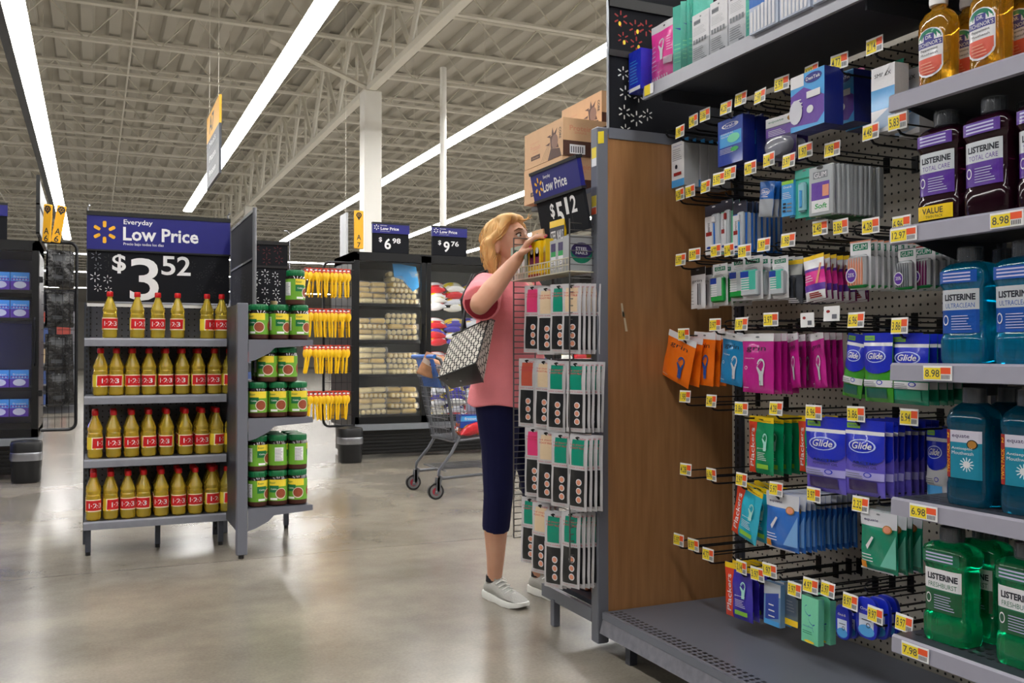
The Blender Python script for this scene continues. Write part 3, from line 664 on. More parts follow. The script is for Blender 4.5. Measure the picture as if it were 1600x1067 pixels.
def f_smk(d):
    d.r(-.5, -.1, .5, 0, yel); d.r(-.5, -.35, .5, -.1, M('pale_grey_film', (150, 152, 150), .3)); d.r(-.35, -.85, -.2, -.4, blackp); d.r(.0, -.85, .14, -.4, blackp); d.lines(-.4, -.98, .4, -.86, 3, whitef, .4)
place(2, 'flosser_bag', 'floss pack', 'dark smoky bag of flossers with yellow strip', (1233, 406, 1256, 474), lambda W, H, T: bagmesh(W, H, T, smoke, f_smk), 5, .03, .014, Xf=2.02)
def f_pk(d):
    d.r(-.5, -.09, .5, 0, yel); d.r(-.5, -.3, .5, -.09, whitef); d.r(-.5, -.36, .5, -.3, purp); d.r(-.5, -.65, .5, -.36, pinkh, lay=2); d.p([(.1, -.66), (.35, -.2), (.42, -.22), (.22, -.66)], tan); d.r(-.5, -.8, .5, -.65, purp); d.r(-.5, -1, .5, -.8, whitef); d.lines(-.2, -.95, .4, -.82, 3, lit_print_red, .6); d.lines(-.4, -.58, .1, -.42, 3, whitef, .3)
place(2, 'pick_bag', 'floss pack', 'pink and white bag of interdental picks with yellow top', (1256, 399, 1286, 470), lambda W, H, T: bagmesh(W, H, T, plum, f_pk), 8, .026, .016, Xf=2.0, tilt=-.1, jit=.08)
def gumt(acc, under):
    def f(W, H, T):
        b = B(); b.rbox((-W / 2, -.0, -H), (W / 2, .002, 0), .0008, whitef); d = D(b, W, H, flat((0, 0, 0)))
        d.r(-.36, -.2, .36, -.06, gumg); d.t('GUM', 0, -.13, .6, whitef, .03, ht=.1); d.r(-.5, -.03, .5, 0, acc)
        b.rbox((-W * .42, -T, -H * .96), (W * .45, 0, -H * .3), T * .35, M('tray_grey', (175, 178, 184), .15, coat=1)); b.rbox((-W * .44, -T * 1.02, -H * .98), (W * .47, -.001, -H * .9), T * .3, gumb)
        for i in range(6): b.tube([(-W * .32 + i * W * .125, -T - .001, -H * .92), (-W * .32 + i * W * .125, -T - .001, -H * .5), (-W * .32 + i * W * .125, -T - .001, -H * .36)], [.003, .0028, .001], under, n=5)
        d2 = D(b, W, H, flat((0, -T - .004, 0))); d2.e(-.16, -.72, .27, .16, whitef, lay=2); d2.e(-.16, -.72, .23, .135, purp, lay=3); d2.t('25%', -.16, -.71, .3, whitef, .03, ht=.08, lay=4)
        return b
    return f
place(2, 'proxy_brush_pack', 'brush pack', 'clear tray of peach interdental brushes with round purple sticker', (1328, 376, 1360, 452), gumt(tan, tan), 9, .023, .018, Xf=2.0, jit=.01)
place(2, 'proxy_brush_pack', 'brush pack', 'clear tray of grey interdental brushes with round sticker', (1402, 388, 1430, 454), gumt(greyt, greyt), 3, .03, .018, Xf=2.03, jit=.02)
place(2, 'proxy_brush_pack', 'brush pack', 'clear tray of wine red interdental brushes with round sticker', (1427, 384, 1462, 452), gumt(lit_print_red, plum), 7, .024, .018, Xf=2.06, jit=.01)
# ---- row 4
place(3, 'flosser_bag', 'floss pack', 'tilted orange floss pick bag, leftmost of the orange ones', (1046, 524, 1089, 600), bagb(grin(orange, pickb, '')), 2, .03, .014, tilt=.30, Xf=1.99)
place(3, 'flosser_bag', 'floss pack', 'orange floss pick bag right of the tilted orange one', (1086, 519, 1118, 602), bagb(grin(orange, pickb, '')), 3, .025, .014, tilt=.08, Xf=2.04)
place(3, 'flosser_bag', 'floss pack', 'orange floss pick bag tucked beside the blue bag', (1110, 516, 1134, 582), bagb(grin(orange, pickb, '')), 2, .04, .014, tilt=-.15, Xf=2.10)
place(3, 'flosser_bag', 'floss pack', 'bright blue floss pick bag between the orange and magenta bags', (1131, 521, 1165, 602), bagb(grin(blueb, pickw, 'DOUBLE')), 4, .03, .014, tilt=.12, Xf=2.02)
place(3, 'flosser_bag', 'floss pack', 'upright magenta floss pick bag with silver pick picture', (1161, 521, 1211, 614), bagb(grin(magen, pickw, 'SMOOTH')), 5, .024, .015, Xf=1.99, tilt=.02)
place(3, 'flosser_bag', 'floss pack', 'magenta floss pick bag swung to the right, first of two', (1228, 522, 1252, 606), bagb(grin(magen, pickw, '')), 3, .03, .015, Xf=2.05, tilt=-.12, yaw=-.3)
place(3, 'flosser_bag', 'floss pack', 'magenta floss pick bag swung right, beside bare pegboard', (1262, 520, 1290, 606), bagb(grin(magen, pickw, '')), 4, .025, .015, Xf=2.06, tilt=-.14, yaw=-.25)
place(3, 'floss_pick_bag', 'floss pack', 'green and royal blue floss bag leaning left under its tag', (1326, 522, 1356, 622), bagb(glide(glideb, gldt, gldg)), 3, .03, .02, tilt=.16, Xf=2.02)
place(3, 'floss_pick_bag', 'floss pack', 'glossy green and royal blue floss bag hanging straight', (1349, 520, 1395, 628), bagb(glide(glideb, gldt, gldg)), 5, .028, .02, Xf=1.99)
place(3, 'floss_pick_bag', 'floss pack', 'royal blue and jade floss bag half behind the shelf end', (1392, 522, 1452, 632), bagb(glide(glideb, eqg, eqg, ('total Care',))), 5, .03, .02, Xf=2.0)
# ---- row 5
place(4, 'flosser_bag', 'floss pack', 'emerald floss pick bag with orange side stripe', (1172, 651, 1211, 740), bagb(plack(plkg)), 5, .035, .012, Xf=2.03)
place(4, 'flosser_bag', 'floss pack', 'emerald floss pick bag left of the violet blue bag', (1247, 650, 1284, 738), bagb(plack(plkg)), 3, .035, .012, Xf=2.08)
place(4, 'floss_pick_bag', 'floss pack', 'violet blue peppermint floss bag, left of two', (1260, 654, 1322, 768), bagb(glide(glideb, dkpurp, lav, ('ARCTIC', 'PEPPERMINT OIL'))), 3, .035, .022, Xf=1.99)
place(4, 'floss_pick_bag', 'floss pack', 'violet blue peppermint floss bag, right of two', (1322, 657, 1384, 774), bagb(glide(glideb, dkpurp, lav, ('ARCTIC', 'PEPPERMINT OIL'))), 9, .025, .022, Xf=1.99)
place(4, 'floss_pick_bag', 'floss pack', 'blue and white floss bag half hidden behind the teal bottles', (1447, 668, 1480, 780), bagb(glide(glideb, skyb, whitef)), 3, .03, .02, Xf=2.1)
# ---- row 6
place(5, 'flosser_bag', 'floss pack', 'tilted turquoise floss pick bag with orange side stripe', (1153, 760, 1193, 846), bagb(plack(plkt)), 4, .035, .013, tilt=.24, Xf=2.0)
def eqf(col):
    def f(d):
        d.r(-.5, -.26, .5, 0, M('header_grey', (200, 202, 210), .25)); d.t('equate', -.2, -.17, .38, dkpurp, .02, ht=.05); d.e(0, -.05, .06, .014, greyt); d.e(.28, -.27, .13, .07, badge, lay=5); d.e(.28, -.27, .1, .055, tan, lay=6)
        d.p([(.1, -.9), (.5, -.35), (.5, -.9)], M('gloss_panel_' + col.name, tuple(min(255, c * 255 ** .0 + 0) for c in ((120, 170, 225) if col is eqb else (110, 190, 170))), .2)); d.p([(-.3, -.6), (-.1, -.42), (-.05, -.44), (-.25, -.66)], whitef); d.lines(-.4, -.85, -.05, -.7, 3, whitef, .3); d.r(-.42, -.97, -.25, -.86, amberb); d.r(-.45, -1, .45, -.97, whitef)
    return f
place(5, 'floss_pick_bag', 'floss pack', 'store brand blue floss bag with grey header and round badge', (1199, 771, 1250, 858), lambda W, H, T: bagmesh(W, H, T, eqb, eqf(eqb)), 12, .021, .016, Xf=1.99, jit=.02)
place(5, 'floss_pick_bag', 'floss pack', 'store brand jade green floss bag with grey header and round badge', (1345, 799, 1402, 892), lambda W, H, T: bagmesh(W, H, T, eqg, eqf(eqg)), 4, .03, .016, Xf=1.98)
# ---- row 7
place(6, 'flosser_bag', 'floss pack', 'violet floss pick bag with red orange stripe', (1133, 882, 1174, 966), bagb(plack(plkp)), 4, .035, .012, Xf=2.0)
def f_tr(d): d.r(-.5, -.3, .5, 0, clearb); d.p([(-.4, -.9), (-.4, -.3), (.4, -.2), (.4, -.8)], deepb); d.lines(-.2, -.8, .2, -.4, 3, whitef, .2); d.r(-.45, -1, .45, -.88, skyb)
place(6, 'floss_box', 'floss pack', 'small clear and blue floss box beside the violet bag', (1203, 910, 1228, 976), lambda W, H, T: boxmesh(W, H, T, M('faded_blue', (110, 150, 190), .2), f_tr), 3, .04, .02, Xf=2.02)
def f_tr2(d): d.r(-.5, -1, .5, -.85, yel); d.r(-.4, -.75, .4, -.3, M('dim_grey_blue', (70, 85, 105), .3)); d.lines(-.3, -.65, .3, -.35, 4, greyt, .3)
place(6, 'floss_box', 'floss pack', 'small grey see-through floss box', (1232, 912, 1254, 976), lambda W, H, T: boxmesh(W, H, T, M('smoke_grey', (100, 112, 120), .2), f_tr2), 3, .04, .02, Xf=2.04)
def f_curl(d):
    d.r(-.5, -1, .5, 0, mint); pts = [(-.3 + .12 * math.cos(t * 2.4) + t * .09, -.2 - t * .07 + .05 * math.sin(t * 2.4)) for t in [i * .3 for i in range(24)]]
    for a, c in zip(pts, pts[1:]): d.p([(a[0], a[1]), (c[0], c[1]), (c[0], c[1] - .014), (a[0], a[1] - .014)], deepb, lay=3)
    d.t('cocofloss', .0, -.62, .6, deepb, .0, ht=.04); d.lines(-.3, -.78, .3, -.7, 2, gumg, .4); d.e(.1, -.94, .3, .03, yel)
place(6, 'floss_box', 'floss pack', 'mint green floss box with a blue curl of thread', (1262, 932, 1288, 1004), lambda W, H, T: boxmesh(W, H, T, mint, f_curl), 2, .045, .022, Xf=2.0)
def pill(W, H, T):
    b = B(); secs = []
    for y, s in ((0, .96), (-T * .3, 1), (-T * .9, 1), (-T, .95)):
        q = []
        for i in range(24):
            a = 2 * PI * i / 24; q.append(Vector((W / 2 * s * math.copysign(abs(math.cos(a)) ** .6, math.cos(a)), y, -H / 2 + H / 2 * s * math.copysign(abs(math.sin(a)) ** .6, math.sin(a)))))
        secs.append(q)
    b.loft(secs, glideb); d = D(b, W, H, flat((0, -T, 0))); d.r(-.34, -.75, .34, -.42, M('label_pale', (205, 215, 235), .3)); d.e(0, -.8, .38, .14, skyb); d.t('Oral-B', 0, -.28, .55, whitef, .02, ht=.07, rot=.0); d.ring(.1, -.66, .1, .06, .3, ink); d.r(-.2, -.55, .25, -.53, ink); return b
place(6, 'floss_dispenser_pack', 'floss pack', 'narrow royal blue rounded floss pack', (1310, 944, 1331, 998), pill, 3, .035, .014, Xf=2.02)
place(6, 'floss_dispenser_pack', 'floss pack', 'wide royal blue rounded floss pack under the 9.97 tag', (1344, 933, 1378, 998), pill, 3, .035, .014, Xf=2.0)
# ---- products standing on the top shelf
def standing(name, cat, label, px, T, builder, Xf=1.93, rz=-PI / 2, tilt=0):
    uL, vT, uR, zb = px
    um = (uL + uR) / 2
    ya, _ = onX(uL, 60, Xf); yb, _ = onX(uR, 60, Xf); yc, zt = onX(um, vT, Xf)
    o = builder(abs(ya - yb), zt - zb, T).obj(name); o.location = (Xf, yc, zt); o.rotation_euler = (0, tilt, rz); return tag(o, label, cat)
ZT = 2.103
def f_bb(d): d.r(-.5, -1, .5, 0, glideb); d.lines(-.4, -.8, .3, -.2, 8, skyb, .3); d.r(-.45, -.99, .45, -.9, whitef)
standing('floss_box', 'box', 'small royal blue box at the far end of the top shelf', (1000, 82, 1019, ZT), .05, lambda W, H, T: boxmesh(W, H, T, glideb, f_bb))
def f_pt(d):
    d.r(-.5, -.12, .5, 0, whitef); d.e(.05, -.06, .04, .014, ink); d.r(-.5, -1, .5, -.12, pinkh, lay=1); pick(d, .02, -.42, .9, pickw, .62); d.lines(-.42, -.75, -.15, -.3, 6, whitef, .2); d.lines(.25, -.5, .45, -.25, 6, whitef, .2); d.r(.15, -.72, .45, -.6, M('barcode_grey', (200, 170, 190), .4)); d.t('grin', .0, -.8, .2, whitef, .0, ht=.03)
    for i in range(8): d.r(-.4 + i * .1, -.97, -.36 + i * .1, -.88, whitef)
standing('floss_pick_bag', 'floss pack', 'hot pink floss pick bag standing on the top shelf', (1019, 35, 1056, ZT), .02, lambda W, H, T: bagmesh(W, H, T, pinkh, f_pt))
def f_tl(d): d.p([(-.4, -.3), (0, -.36), (.4, -.28), (0, -.33)], deepb); d.lines(-.4, -.8, .3, -.5, 5, mint, .3); d.r(-.45, -.99, .3, -.92, whitef)
tb = None
for k in range(4):
    lab = '%s teal carded pack right of the hot pink bag on the top shelf' % ORD[k]
    if k == 0: tb = standing('flosser_card', 'floss pack', lab, (1056, 8, 1074, ZT), .006, lambda W, H, T: boxmesh(W, H, T, teal, f_tl), rz=-PI / 2 + .25); tb['group'] = 'teal cards on the top shelf'
    else: dup(tb, loc=(1.93 + .01 * k, tb.location.y - .02 - .022 * k, tb.location.z), rot=(0, 0, -PI / 2 + .9 + .12 * k), label=lab)
def f_wc(d):
    d.e(0, -.07, .05, .015, greyt); d.r(-.4, -.2, .0, -.12, greyt); d.t('equate', -.2, -.16, .36, ink, .0, ht=.03); d.lines(-.4, -.4, .4, -.24, 6, greyt, .15)
    for i in range(5): d.r(-.42 + i * .17, -.56, -.3 + i * .17, -.48, greyt)
    d.lines(-.4, -.85, .35, -.62, 6, greyt, .3); d.r(.1, -.97, .42, -.87, greyt)
for k, (a, t, c) in enumerate(((1086, 20, 1112), (1114, 0, 1141), (1143, -22, 1171))):
    standing('white_card_pack', 'pack', '%s white printed card back on the top shelf, counted from the left' % ORD[k], (a, t, c, ZT), .012, lambda W, H, T: boxmesh(W, H, T, whitef, f_wc), tilt=0)
standing('flosser_card', 'floss pack', 'teal pack between the white cards and the blue boxes on the top shelf', (1173, -40, 1189, ZT), .02, lambda W, H, T: boxmesh(W, H, T, teal, f_tl))
def f_pb(d):
    d.r(-.5, -.62, .5, 0, eqb, lay=1); d.r(-.5, -.3, .5, -.1, purp); d.e(.0, -.22, .2, .06, pinkh)
    for i in range(7): d.r(-.45 + i * .13, -.98, -.37 + i * .13, -.68 + .02 * i, whitef)
for k, (a, t, c) in enumerate(((1190, -60, 1235), (1238, -80, 1286), (1290, -110, 1345))):
    standing('toothpick_box', 'box', '%s blue and purple toothbrush box at the near end of the top shelf' % ORD[k], (a, t, c, ZT), .05, lambda W, H, T: boxmesh(W, H, T, M('dull_white_blue', (190, 200, 220), .3), f_pb))

# ================================================================ MOUTHWASH SHELVES
SX, SY = 1.90, 1.80
lipz = [1.775, 1.428, 1.075, .727, .372]
SHN = ['top', 'second', 'third', 'fourth', 'lowest']
lipd = [M('lip_lilac_grey', (158, 157, 172), .3, var=.05)] * 5
tagpx = [[], [(1412, 372, '12.97'), (1573, 351, '8.98')], [(1465, 588, '8.98')], [(1443, 806, '6.98')], [(1430, 1017, '7.98')]]
for i, z in enumerate(lipz):
    s = thing('mouthwash_shelf', '%s grey shelf of the mouthwash section at the right edge' % SHN[i], 'shelf', (SX, 0, z), group='mouthwash shelves')
    b = B(); b.box((.006, -.2, -.022), (PX - SX - .021, SY, 0), greyd)
    for k in range(60):
        for j in range(3): b.box((.05 + j * .03, .2 + k * .0265, -.0001), (.062 + j * .03, .213 + k * .0265, .0005), blackp)
    for y in (SY - .005, .9): b.add([Vector(p) for p in ((.02, y, -.022), (PX - SX - .021, y, -.022), (PX - SX - .021, y, -.09), (.3, y, -.09))], [(0, 1, 2, 3)], greyd)
    b.obj('shelf_board', s, smooth=False)
    b = B(); b.loft([[Vector(p) for p in ((-.008, y, -.043), (.004, y, -.045), (.006, y, 0), (.0, y, .002), (-.006, y, -.004))] for y in (-.2, SY)], lipd[i]); b.obj('price_channel', s, smooth=False)
    for u, v, p in tagpx[i]:
        y, zz = onX(u, v, SX - .01)
        o = tagmesh(p, .085, .036).obj('price_tag', s, smooth=False, loc=(-.0115, y, -.022), rot=RX)
def liquid(name, col, tr=.6, rough=.06):
    m = M(name, col, rough, trans=tr, var=.02, coat=.6); m.node_tree.nodes['Principled BSDF'].inputs['IOR'].default_value = 1.3; return m
def superell(r, z, W, T, n=28, p=4.5):
    q = []
    for k in range(n):
        a = 2 * PI * (k + .5) / n; ca, sa = math.cos(a), math.sin(a)
        q.append(Vector((W / 2 * r * math.copysign(abs(ca) ** (2 / p), ca), T / 2 * r * math.copysign(abs(sa) ** (2 / p), sa), z)))
    return q
def frontcurve(W, T, p=4.5):
    def fn(u, v, w):
        x = min(.995, abs(2 * u / W)); return Vector((u, -T / 2 * (1 - x ** p) ** (1 / p) - w, v))
    return fn
capb = M('cap_black_ribbed', (24, 26, 32), .3, coat=.5); wrap = M('shrink_wrap', (140, 150, 165), .12, alpha=.35, coat=1, bump=.8, bscale=120)
def listerine(liq, band, top, bot, sub, H=.288, W=.132, T=.088, sticker=None):
    t = thing('mouthwash_bottle', '', 'bottle')
    b = B(); secs = []
    for r, z in ((.93, 0), (1, .012), (1, .058), (.965, .066), (.915, .072), (.915, .185), (.97, .192), (1.03, .2), (1.04, .222), (.95, .238), (.7, .248), (.4, .252), (.33, .256)): secs.append(superell(r, z, W, T, p=4.5 if r > .6 else 2.2))
    b.loft(secs, liq); b.obj('bottle_body', t, ang=.9)
    b = B(); prof = [(.028, .254), (.028, .286), (.025, .288)]; b.lathe(prof, capb, n=28)
    for k in range(14): a = 2 * PI * k / 14; b.tube([(.028 * math.cos(a), .028 * math.sin(a), .256), (.028 * math.cos(a), .028 * math.sin(a), .284)], .002, capb, n=3)
    b.obj('cap', t)
    B().lathe([(.0305, .25), (.031, .268), (.0295, .289)], wrap, n=16).obj('shrink_band', t)
    b = B(); fn0 = frontcurve(W * .915, T * .915 + .003); fn = lambda u, v, w: fn0(u, v, w)
    d = D(b, W * .80, .108, lambda u, v, w: fn(u, v + .129, w), (14, 4))
    d.r(-.5, -.5, .5, .5, bot, lay=1); d.r(-.5, .02, .5, .5, top, lay=2); d.t('LISTERINE', .02, .32, .82, ink, .1, ht=.15, lay=3); d.t(sub, .02, .13, .78, sub_col(band), .0, ht=.11, lay=3)
    d.r(-.5, -.0, .5, .03, band, lay=3); d.k = 4; d.lines(-.2, -.42, .38, -.06, 6, M('lilac_text', (190, 190, 225), .4), .3); d.ring(-.36, -.2, .08, .12, .25, whitef)
    b.obj('front_label', t, smooth=False)
    b = B(); fn1 = frontcurve(W * 1.04, T * 1.04 + .003)
    d = D(b, W * .8, .03, lambda u, v, w: fn1(u, v + .214, w), (12, 1)); d.r(-.5, -.5, .5, .5, band, lay=1)
    for q in range(3): d.r(-.4, -.35 + q * .28, .35, -.22 + q * .28, M('lilac_text', (190, 190, 225), .4), lay=2)
    b.obj('neck_label', t, smooth=False)
    if sticker:
        b = B(); fn2 = frontcurve(W * 1.0, T + .004); d = D(b, W * .8, .036, lambda u, v, w: fn2(u, v + .03, w), (12, 1)); d.r(-.5, -.5, .5, .5, yel, lay=1); d.t('VALUE', -.05, .12, .6, ink, .03, ht=.42, lay=2); d.t('TWIN PACK', .0, -.3, .5, ink, .02, ht=.2, lay=2); b.obj('value_sticker', t, smooth=False)
    return t
SUBC = {}
def sub_col(m): return m
violetl = liquid('violet_mouthwash', (50, 14, 34)); bluel = liquid('blue_mouthwash', (0, 150, 200), .7); greenlq = liquid('green_mouthwash', (0, 185, 115), .75); tealq = liquid('teal_mouthwash', (0, 95, 130)); amberq = liquid('amber_mouthwash', (250, 185, 50), .8)
silverl = M('label_silver', (200, 205, 212), .3, .2); purl = gm('label_purple', (85, 40, 150)); bll = gm('label_blue', (20, 80, 170)); grl = gm('label_green', (5, 85, 50)); glb = gm('label_bandgreen', (0, 105, 75))
def rowbottles(proto, shelf, ys, X, label, back=0, z=None):
    first = True
    for r in range(1 + back):
        for i, y in enumerate(ys):
            lab = '%s, %s from the left%s' % (label, ORD[i], '' if r == 0 else ', in the row behind')
            loc = (X + r * .105 + random.uniform(-.004, .004), y - r * .012, lipz[shelf] + .0015)
            rot = (0, 0, -PI / 2 + random.uniform(-.05, .05))
            if first: proto.location = loc; proto.rotation_euler = rot; proto['label'] = lab; proto['group'] = label[:60]; first = False
            else: dup(proto, loc=loc, rot=rot, label=lab)
def ycol(us, X): return [onX(u, 500, X)[0] for u in us]
pv = listerine(violetl, purl, silverl, purl, 'TOTAL CARE')
ys = ycol([1461], 1.94); ys = [ys[0] - .142 * i for i in range(3)]
rowbottles(pv, 1, ys[1:], 1.985, 'dark violet mouthwash bottle on the second shelf', 1)
pv1 = listerine(violetl, purl, silverl, purl, 'TOTAL CARE', sticker=True); pv1.location = (1.985, ys[0], lipz[1] + .0015); pv1.rotation_euler = RX; tag(pv1, 'dark violet mouthwash bottle with yellow VALUE sticker at its foot', 'bottle', 'dark violet mouthwash bottle on the second shelf')
pb = listerine(bluel, bll, silverl, bll, 'ULTRACLEAN'); yy = ycol([1500], 1.95)[0]; rowbottles(pb, 2, [yy, yy - .15], 1.99, 'bright blue mouthwash bottle on the third shelf', 1)
pg = listerine(greenlq, glb, whitef, grl, 'FRESHBURST'); rowbottles(pg, 4, ycol([1468, 1585], 1.95), 1.99, 'clear green mouthwash bottle on the lowest shelf', 1)
# teal twin pack bottles
def equate():
    t = thing('mouthwash_bottle', '', 'bottle'); W, T = .118, .09
    b = B(); b.loft([superell(r, z, W, T) for r, z in ((.94, 0), (1, .012), (1, .05), (.965, .058), (.965, .19), (1, .198), (1, .212), (.86, .232), (.5, .25), (.34, .254))], tealq); b.obj('bottle_body', t, ang=.9)
    b = B(); b.lathe([(.027, .252), (.026, .287), (.022, .289)], capb, n=24); b.obj('cap', t)
    B().lathe([(.029, .25), (.0295, .27), (.028, .2895)], wrap, n=16).obj('shrink_band', t)
    b = B(); fn0 = frontcurve(W * .965, T * .965 + .003); d = D(b, W * .84, .118, lambda u, v, w: fn0(u, v + .125, w), (14, 4))
    d.r(-.5, -.5, .5, .5, M('label_aqua', (20, 130, 160), .3), lay=1); d.r(-.5, .25, .5, .5, M('label_pearl', (200, 198, 215), .3), lay=2); d.r(-.5, -.5, -.36, .5, lit_print_red, lay=3); d.t('TWIN PACK', -.43, -.1, .62 * .118 / (W * .84), yel, .03, ht=.11 * (W * .84) / .118, rot=PI / 2, lay=4)
    d.t('2', -.43, .38, .08, yel, .03, ht=.1, lay=4); d.t('equate', -.05, .37, .5, dkpurp, .02, ht=.09, lay=3); d.e(.27, .22, .15, .1, blackp, lay=3); d.e(.27, .22, .12, .08, badge, lay=4)
    d.t('Antiseptic', -.02, .12, .6, whitef, .01, ht=.07, lay=3); d.t('Mouthwash', .0, .03, .62, whitef, .01, ht=.07, lay=3); d.spark(.12, -.2, .2, M('burst_white', (215, 235, 245), .3), asp=.75, n=12, w=.12, lay=3); d.e(.12, -.2, .1, .07, whitef, lay=4)
    b.obj('front_label', t, smooth=False); return t
pe = equate(); rowbottles(pe, 3, ycol([1505, 1592], 1.95), 1.99, 'teal twin pack bottle on the fourth shelf', 1)
# amber bottles
def amber():
    t = thing('mouthwash_bottle', '', 'bottle'); W, T = .098, .066
    b = B(); b.loft([superell(r, z, W, T, p=3) for r, z in ((.95, 0), (1, .01), (.98, .03), (1, .05), (1, .13), (1.02, .15), (.95, .172), (.7, .19), (.4, .198), (.34, .21))], amberq); b.obj('bottle_body', t, ang=.9)
    B().lathe([(.022, .208), (.023, .22), (.019, .262), (.017, .264)], whitep, n=24).obj('cap', t)
    b = B(); fn0 = frontcurve(W * 1.0, T + .004, 3); d = D(b, W * .8, .13, lambda u, v, w: fn0(u, v + .085, w), (12, 12))
    n = 24
    for rx, ry, m, l in ((.5, .5, whitef, 1),):
        d.r(-.48, -.3, .48, .3, m, lay=l); d.e(0, .28, .48, .2, m, lay=l); d.e(0, -.3, .48, .18, m, lay=l)
    d.ring(0, .26, .44, .2, .4, gumg, a0=0, a1=PI, lay=2); d.r(-.47, .11, .47, .23, M('label_indigo', (60, 60, 140), .3), lay=3); d.r(-.2, .23, .2, .36, MT['label_indigo'], lay=3)
    d.t('DR.', 0, .3, .25, whitef, .03, ht=.07, lay=4); d.t("TICHENOR'S", 0, .17, .88, whitef, .02, ht=.08, lay=4); d.t('Peppermint', 0, .05, .66, ink, .02, ht=.06, lay=4); d.t('Mouthwash', 0, -.03, .66, ink, .02, ht=.05, lay=4)
    d.r(-.44, -.3, .44, -.1, M('label_coral', (215, 90, 70), .3), lay=3); d.e(0, -.3, .42, .14, M('label_coral', (215, 90, 70), .3), lay=3); d.lines(-.3, -.4, .3, -.16, 4, tan, .3)
    b.obj('front_label', t, smooth=False); return t
am = amber(); ys = ycol([1463, 1545], 1.94)
for k, (X, y, l) in enumerate(((1.955, ys[0], 'front left amber mouthwash bottle with full label and white cap'), (2.04, ys[0] - .02, 'amber mouthwash bottle behind the front left one'), (2.12, ys[0] - .04, 'rearmost amber mouthwash bottle on the top mouthwash shelf'), (1.955, ys[1], 'second amber mouthwash bottle in front, nearer the right edge'), (2.04, ys[1] - .03, 'amber mouthwash bottle behind the one nearer the right edge'))):
    if k == 0: am.location = (X, y, lipz[0] + .0015); am.rotation_euler = RX; am['label'] = l; am['group'] = 'amber mouthwash bottles'
    else: dup(am, loc=(X, y, lipz[0] + .0015), rot=(0, 0, -PI / 2 + random.uniform(-.1, .1)), label=l)
def f_wb(d): d.r(-.5, -1, .5, -.3, navyb); d.r(-.5, -.3, .5, 0, eqg); d.p([(-.1, -.7), (.4, -.5), (.4, -.6), (-.1, -.8)], whitef)
for k, y in enumerate((1.50, 1.40)):
    o = boxmesh(.09, .16, .05, navyb, f_wb).obj('whitening_box', smooth=False); o.location = (2.0 + k * .05, y - .1, lipz[0] + .162); o.rotation_euler = RX; tag(o, ('navy and green box on the top mouthwash shelf', 'navy and green box nearest the right edge of the top mouthwash shelf')[k], 'box')

# ================================================================ OIL STAND
st = thing('display_stand', 'grey display stand with pegboard back full of yellow oil bottles', 'shelving', (-.045, 5.55, 0))
OW = .745
B().box((0, .40, .16), (OW, .415, 1.40), pegy).obj('back_panel', st, smooth=False)
def slotted(x, y, z0, z1, fx, w=.03, d=.03):
    b = B(); b.box((x, y, z0), (x + w, y + d, z1), fx)
    z = z0 + .03
    while z < z1 - .03: b.box((x + w * .35, y - .0005, z), (x + w * .65, y, z + .016), blackp); z += .03
    return b
slotted(-.005, .365, 0, 1.40, greyd).obj('upright', st, smooth=False)
slotted(OW - .03, .365, 0, 1.40, greyd).obj('upright', st, smooth=False)
for x, y in ((.01, .02), (.37, .10), (OW - .04, .02)):
    b = B(); b.box((x, y, .02), (x + .028, y + .028, .15), greyd); b.tube([(x + .014, y + .014, 0), (x + .014, y + .014, .02)], .014, blackp, n=8); b.obj('leg', st, smooth=False)
OZ = [1.186, .868, .524, .186]
for i, z in enumerate(OZ):
    b = B(); b.box((.004, .006, z - .012), (OW - .003, .398, z), greyd); b.obj('shelf', st, smooth=False)
    b = B(); b.loft([[Vector(p) for p in ((x, -.004, z - .043), (x, .004, z - .043), (x, .006, z), (x, 0, z + .002), (x, -.004, z - .008))] for x in (0, OW)], M('worn_lip', (140, 142, 152), .35, .1, var=.15, scale=20)); b.obj('lip', st, smooth=False)
# sign
def starfield(d, seed, x0, x1, y0, y1, m, n=26, r=.02, asp=1):
    rn = random.Random(seed)
    for i in range(n): d.spark(rn.uniform(x0, x1), rn.uniform(y0, y1), r, m, asp=asp, w=.12, lay=1)
faint = M('faint_cutout', (16, 17, 22), .6)
sg = thing('price_sign', 'large blue and black sign with price 3.52 above the oil bottles', 'sign', (-.034, 5.75, 1.40))
b = B(); b.box((0, .0, .0), (.772, .012, .285), signblk); d = D(b, 1, 1, flat((0, -.0004, 0)))
for x, z, m, r in ((.045, .255, greyt, .028), (.11, .24, faint, .028), (.055, .195, greyt, .022), (.11, .185, faint, .022), (.04, .135, whitep, .028), (.105, .125, whitep, .024), (.055, .075, whitep, .022), (.11, .065, whitep, .02)): d.spark(x, z, r, m, w=.13, lay=1)
starfield(d, 3, .56, .74, .04, .26, faint, 14, .022)
d.t('$', .165, .215, .072, whitep, .05, ht=.11, lay=2); d.t('3', .30, .13, .155, whitep, .02, ht=.245, lay=2); d.t('5', .43, .215, .076, whitep, .03, ht=.112, lay=2); d.t('2', .515, .215, .076, whitep, .03, ht=.112, lay=2)
b.obj('price_board', sg, smooth=False)
b = B(); b.box((-.004, -.006, .29), (.776, .014, .492), navy); b.box((-.006, -.01, .485), (.778, .016, .508), blackp); b.box((-.006, -.01, .283), (.778, .014, .293), blackp)
d = D(b, 1, 1, flat((0, -.0065, 0))); d.spark(.088, .392, .063, yellowm, w=.26, lay=1)
d.t('Everyday', .265, .452, .155, whitep, .03, ht=.036, lay=1); d.t('Low Price', .39, .388, .41, whitep, .055, ht=.078, lay=1); d.t('Precio bajo todos los días', .295, .328, .215, whitep, .015, ht=.02, lay=1)
b.obj('header', sg, smooth=False)
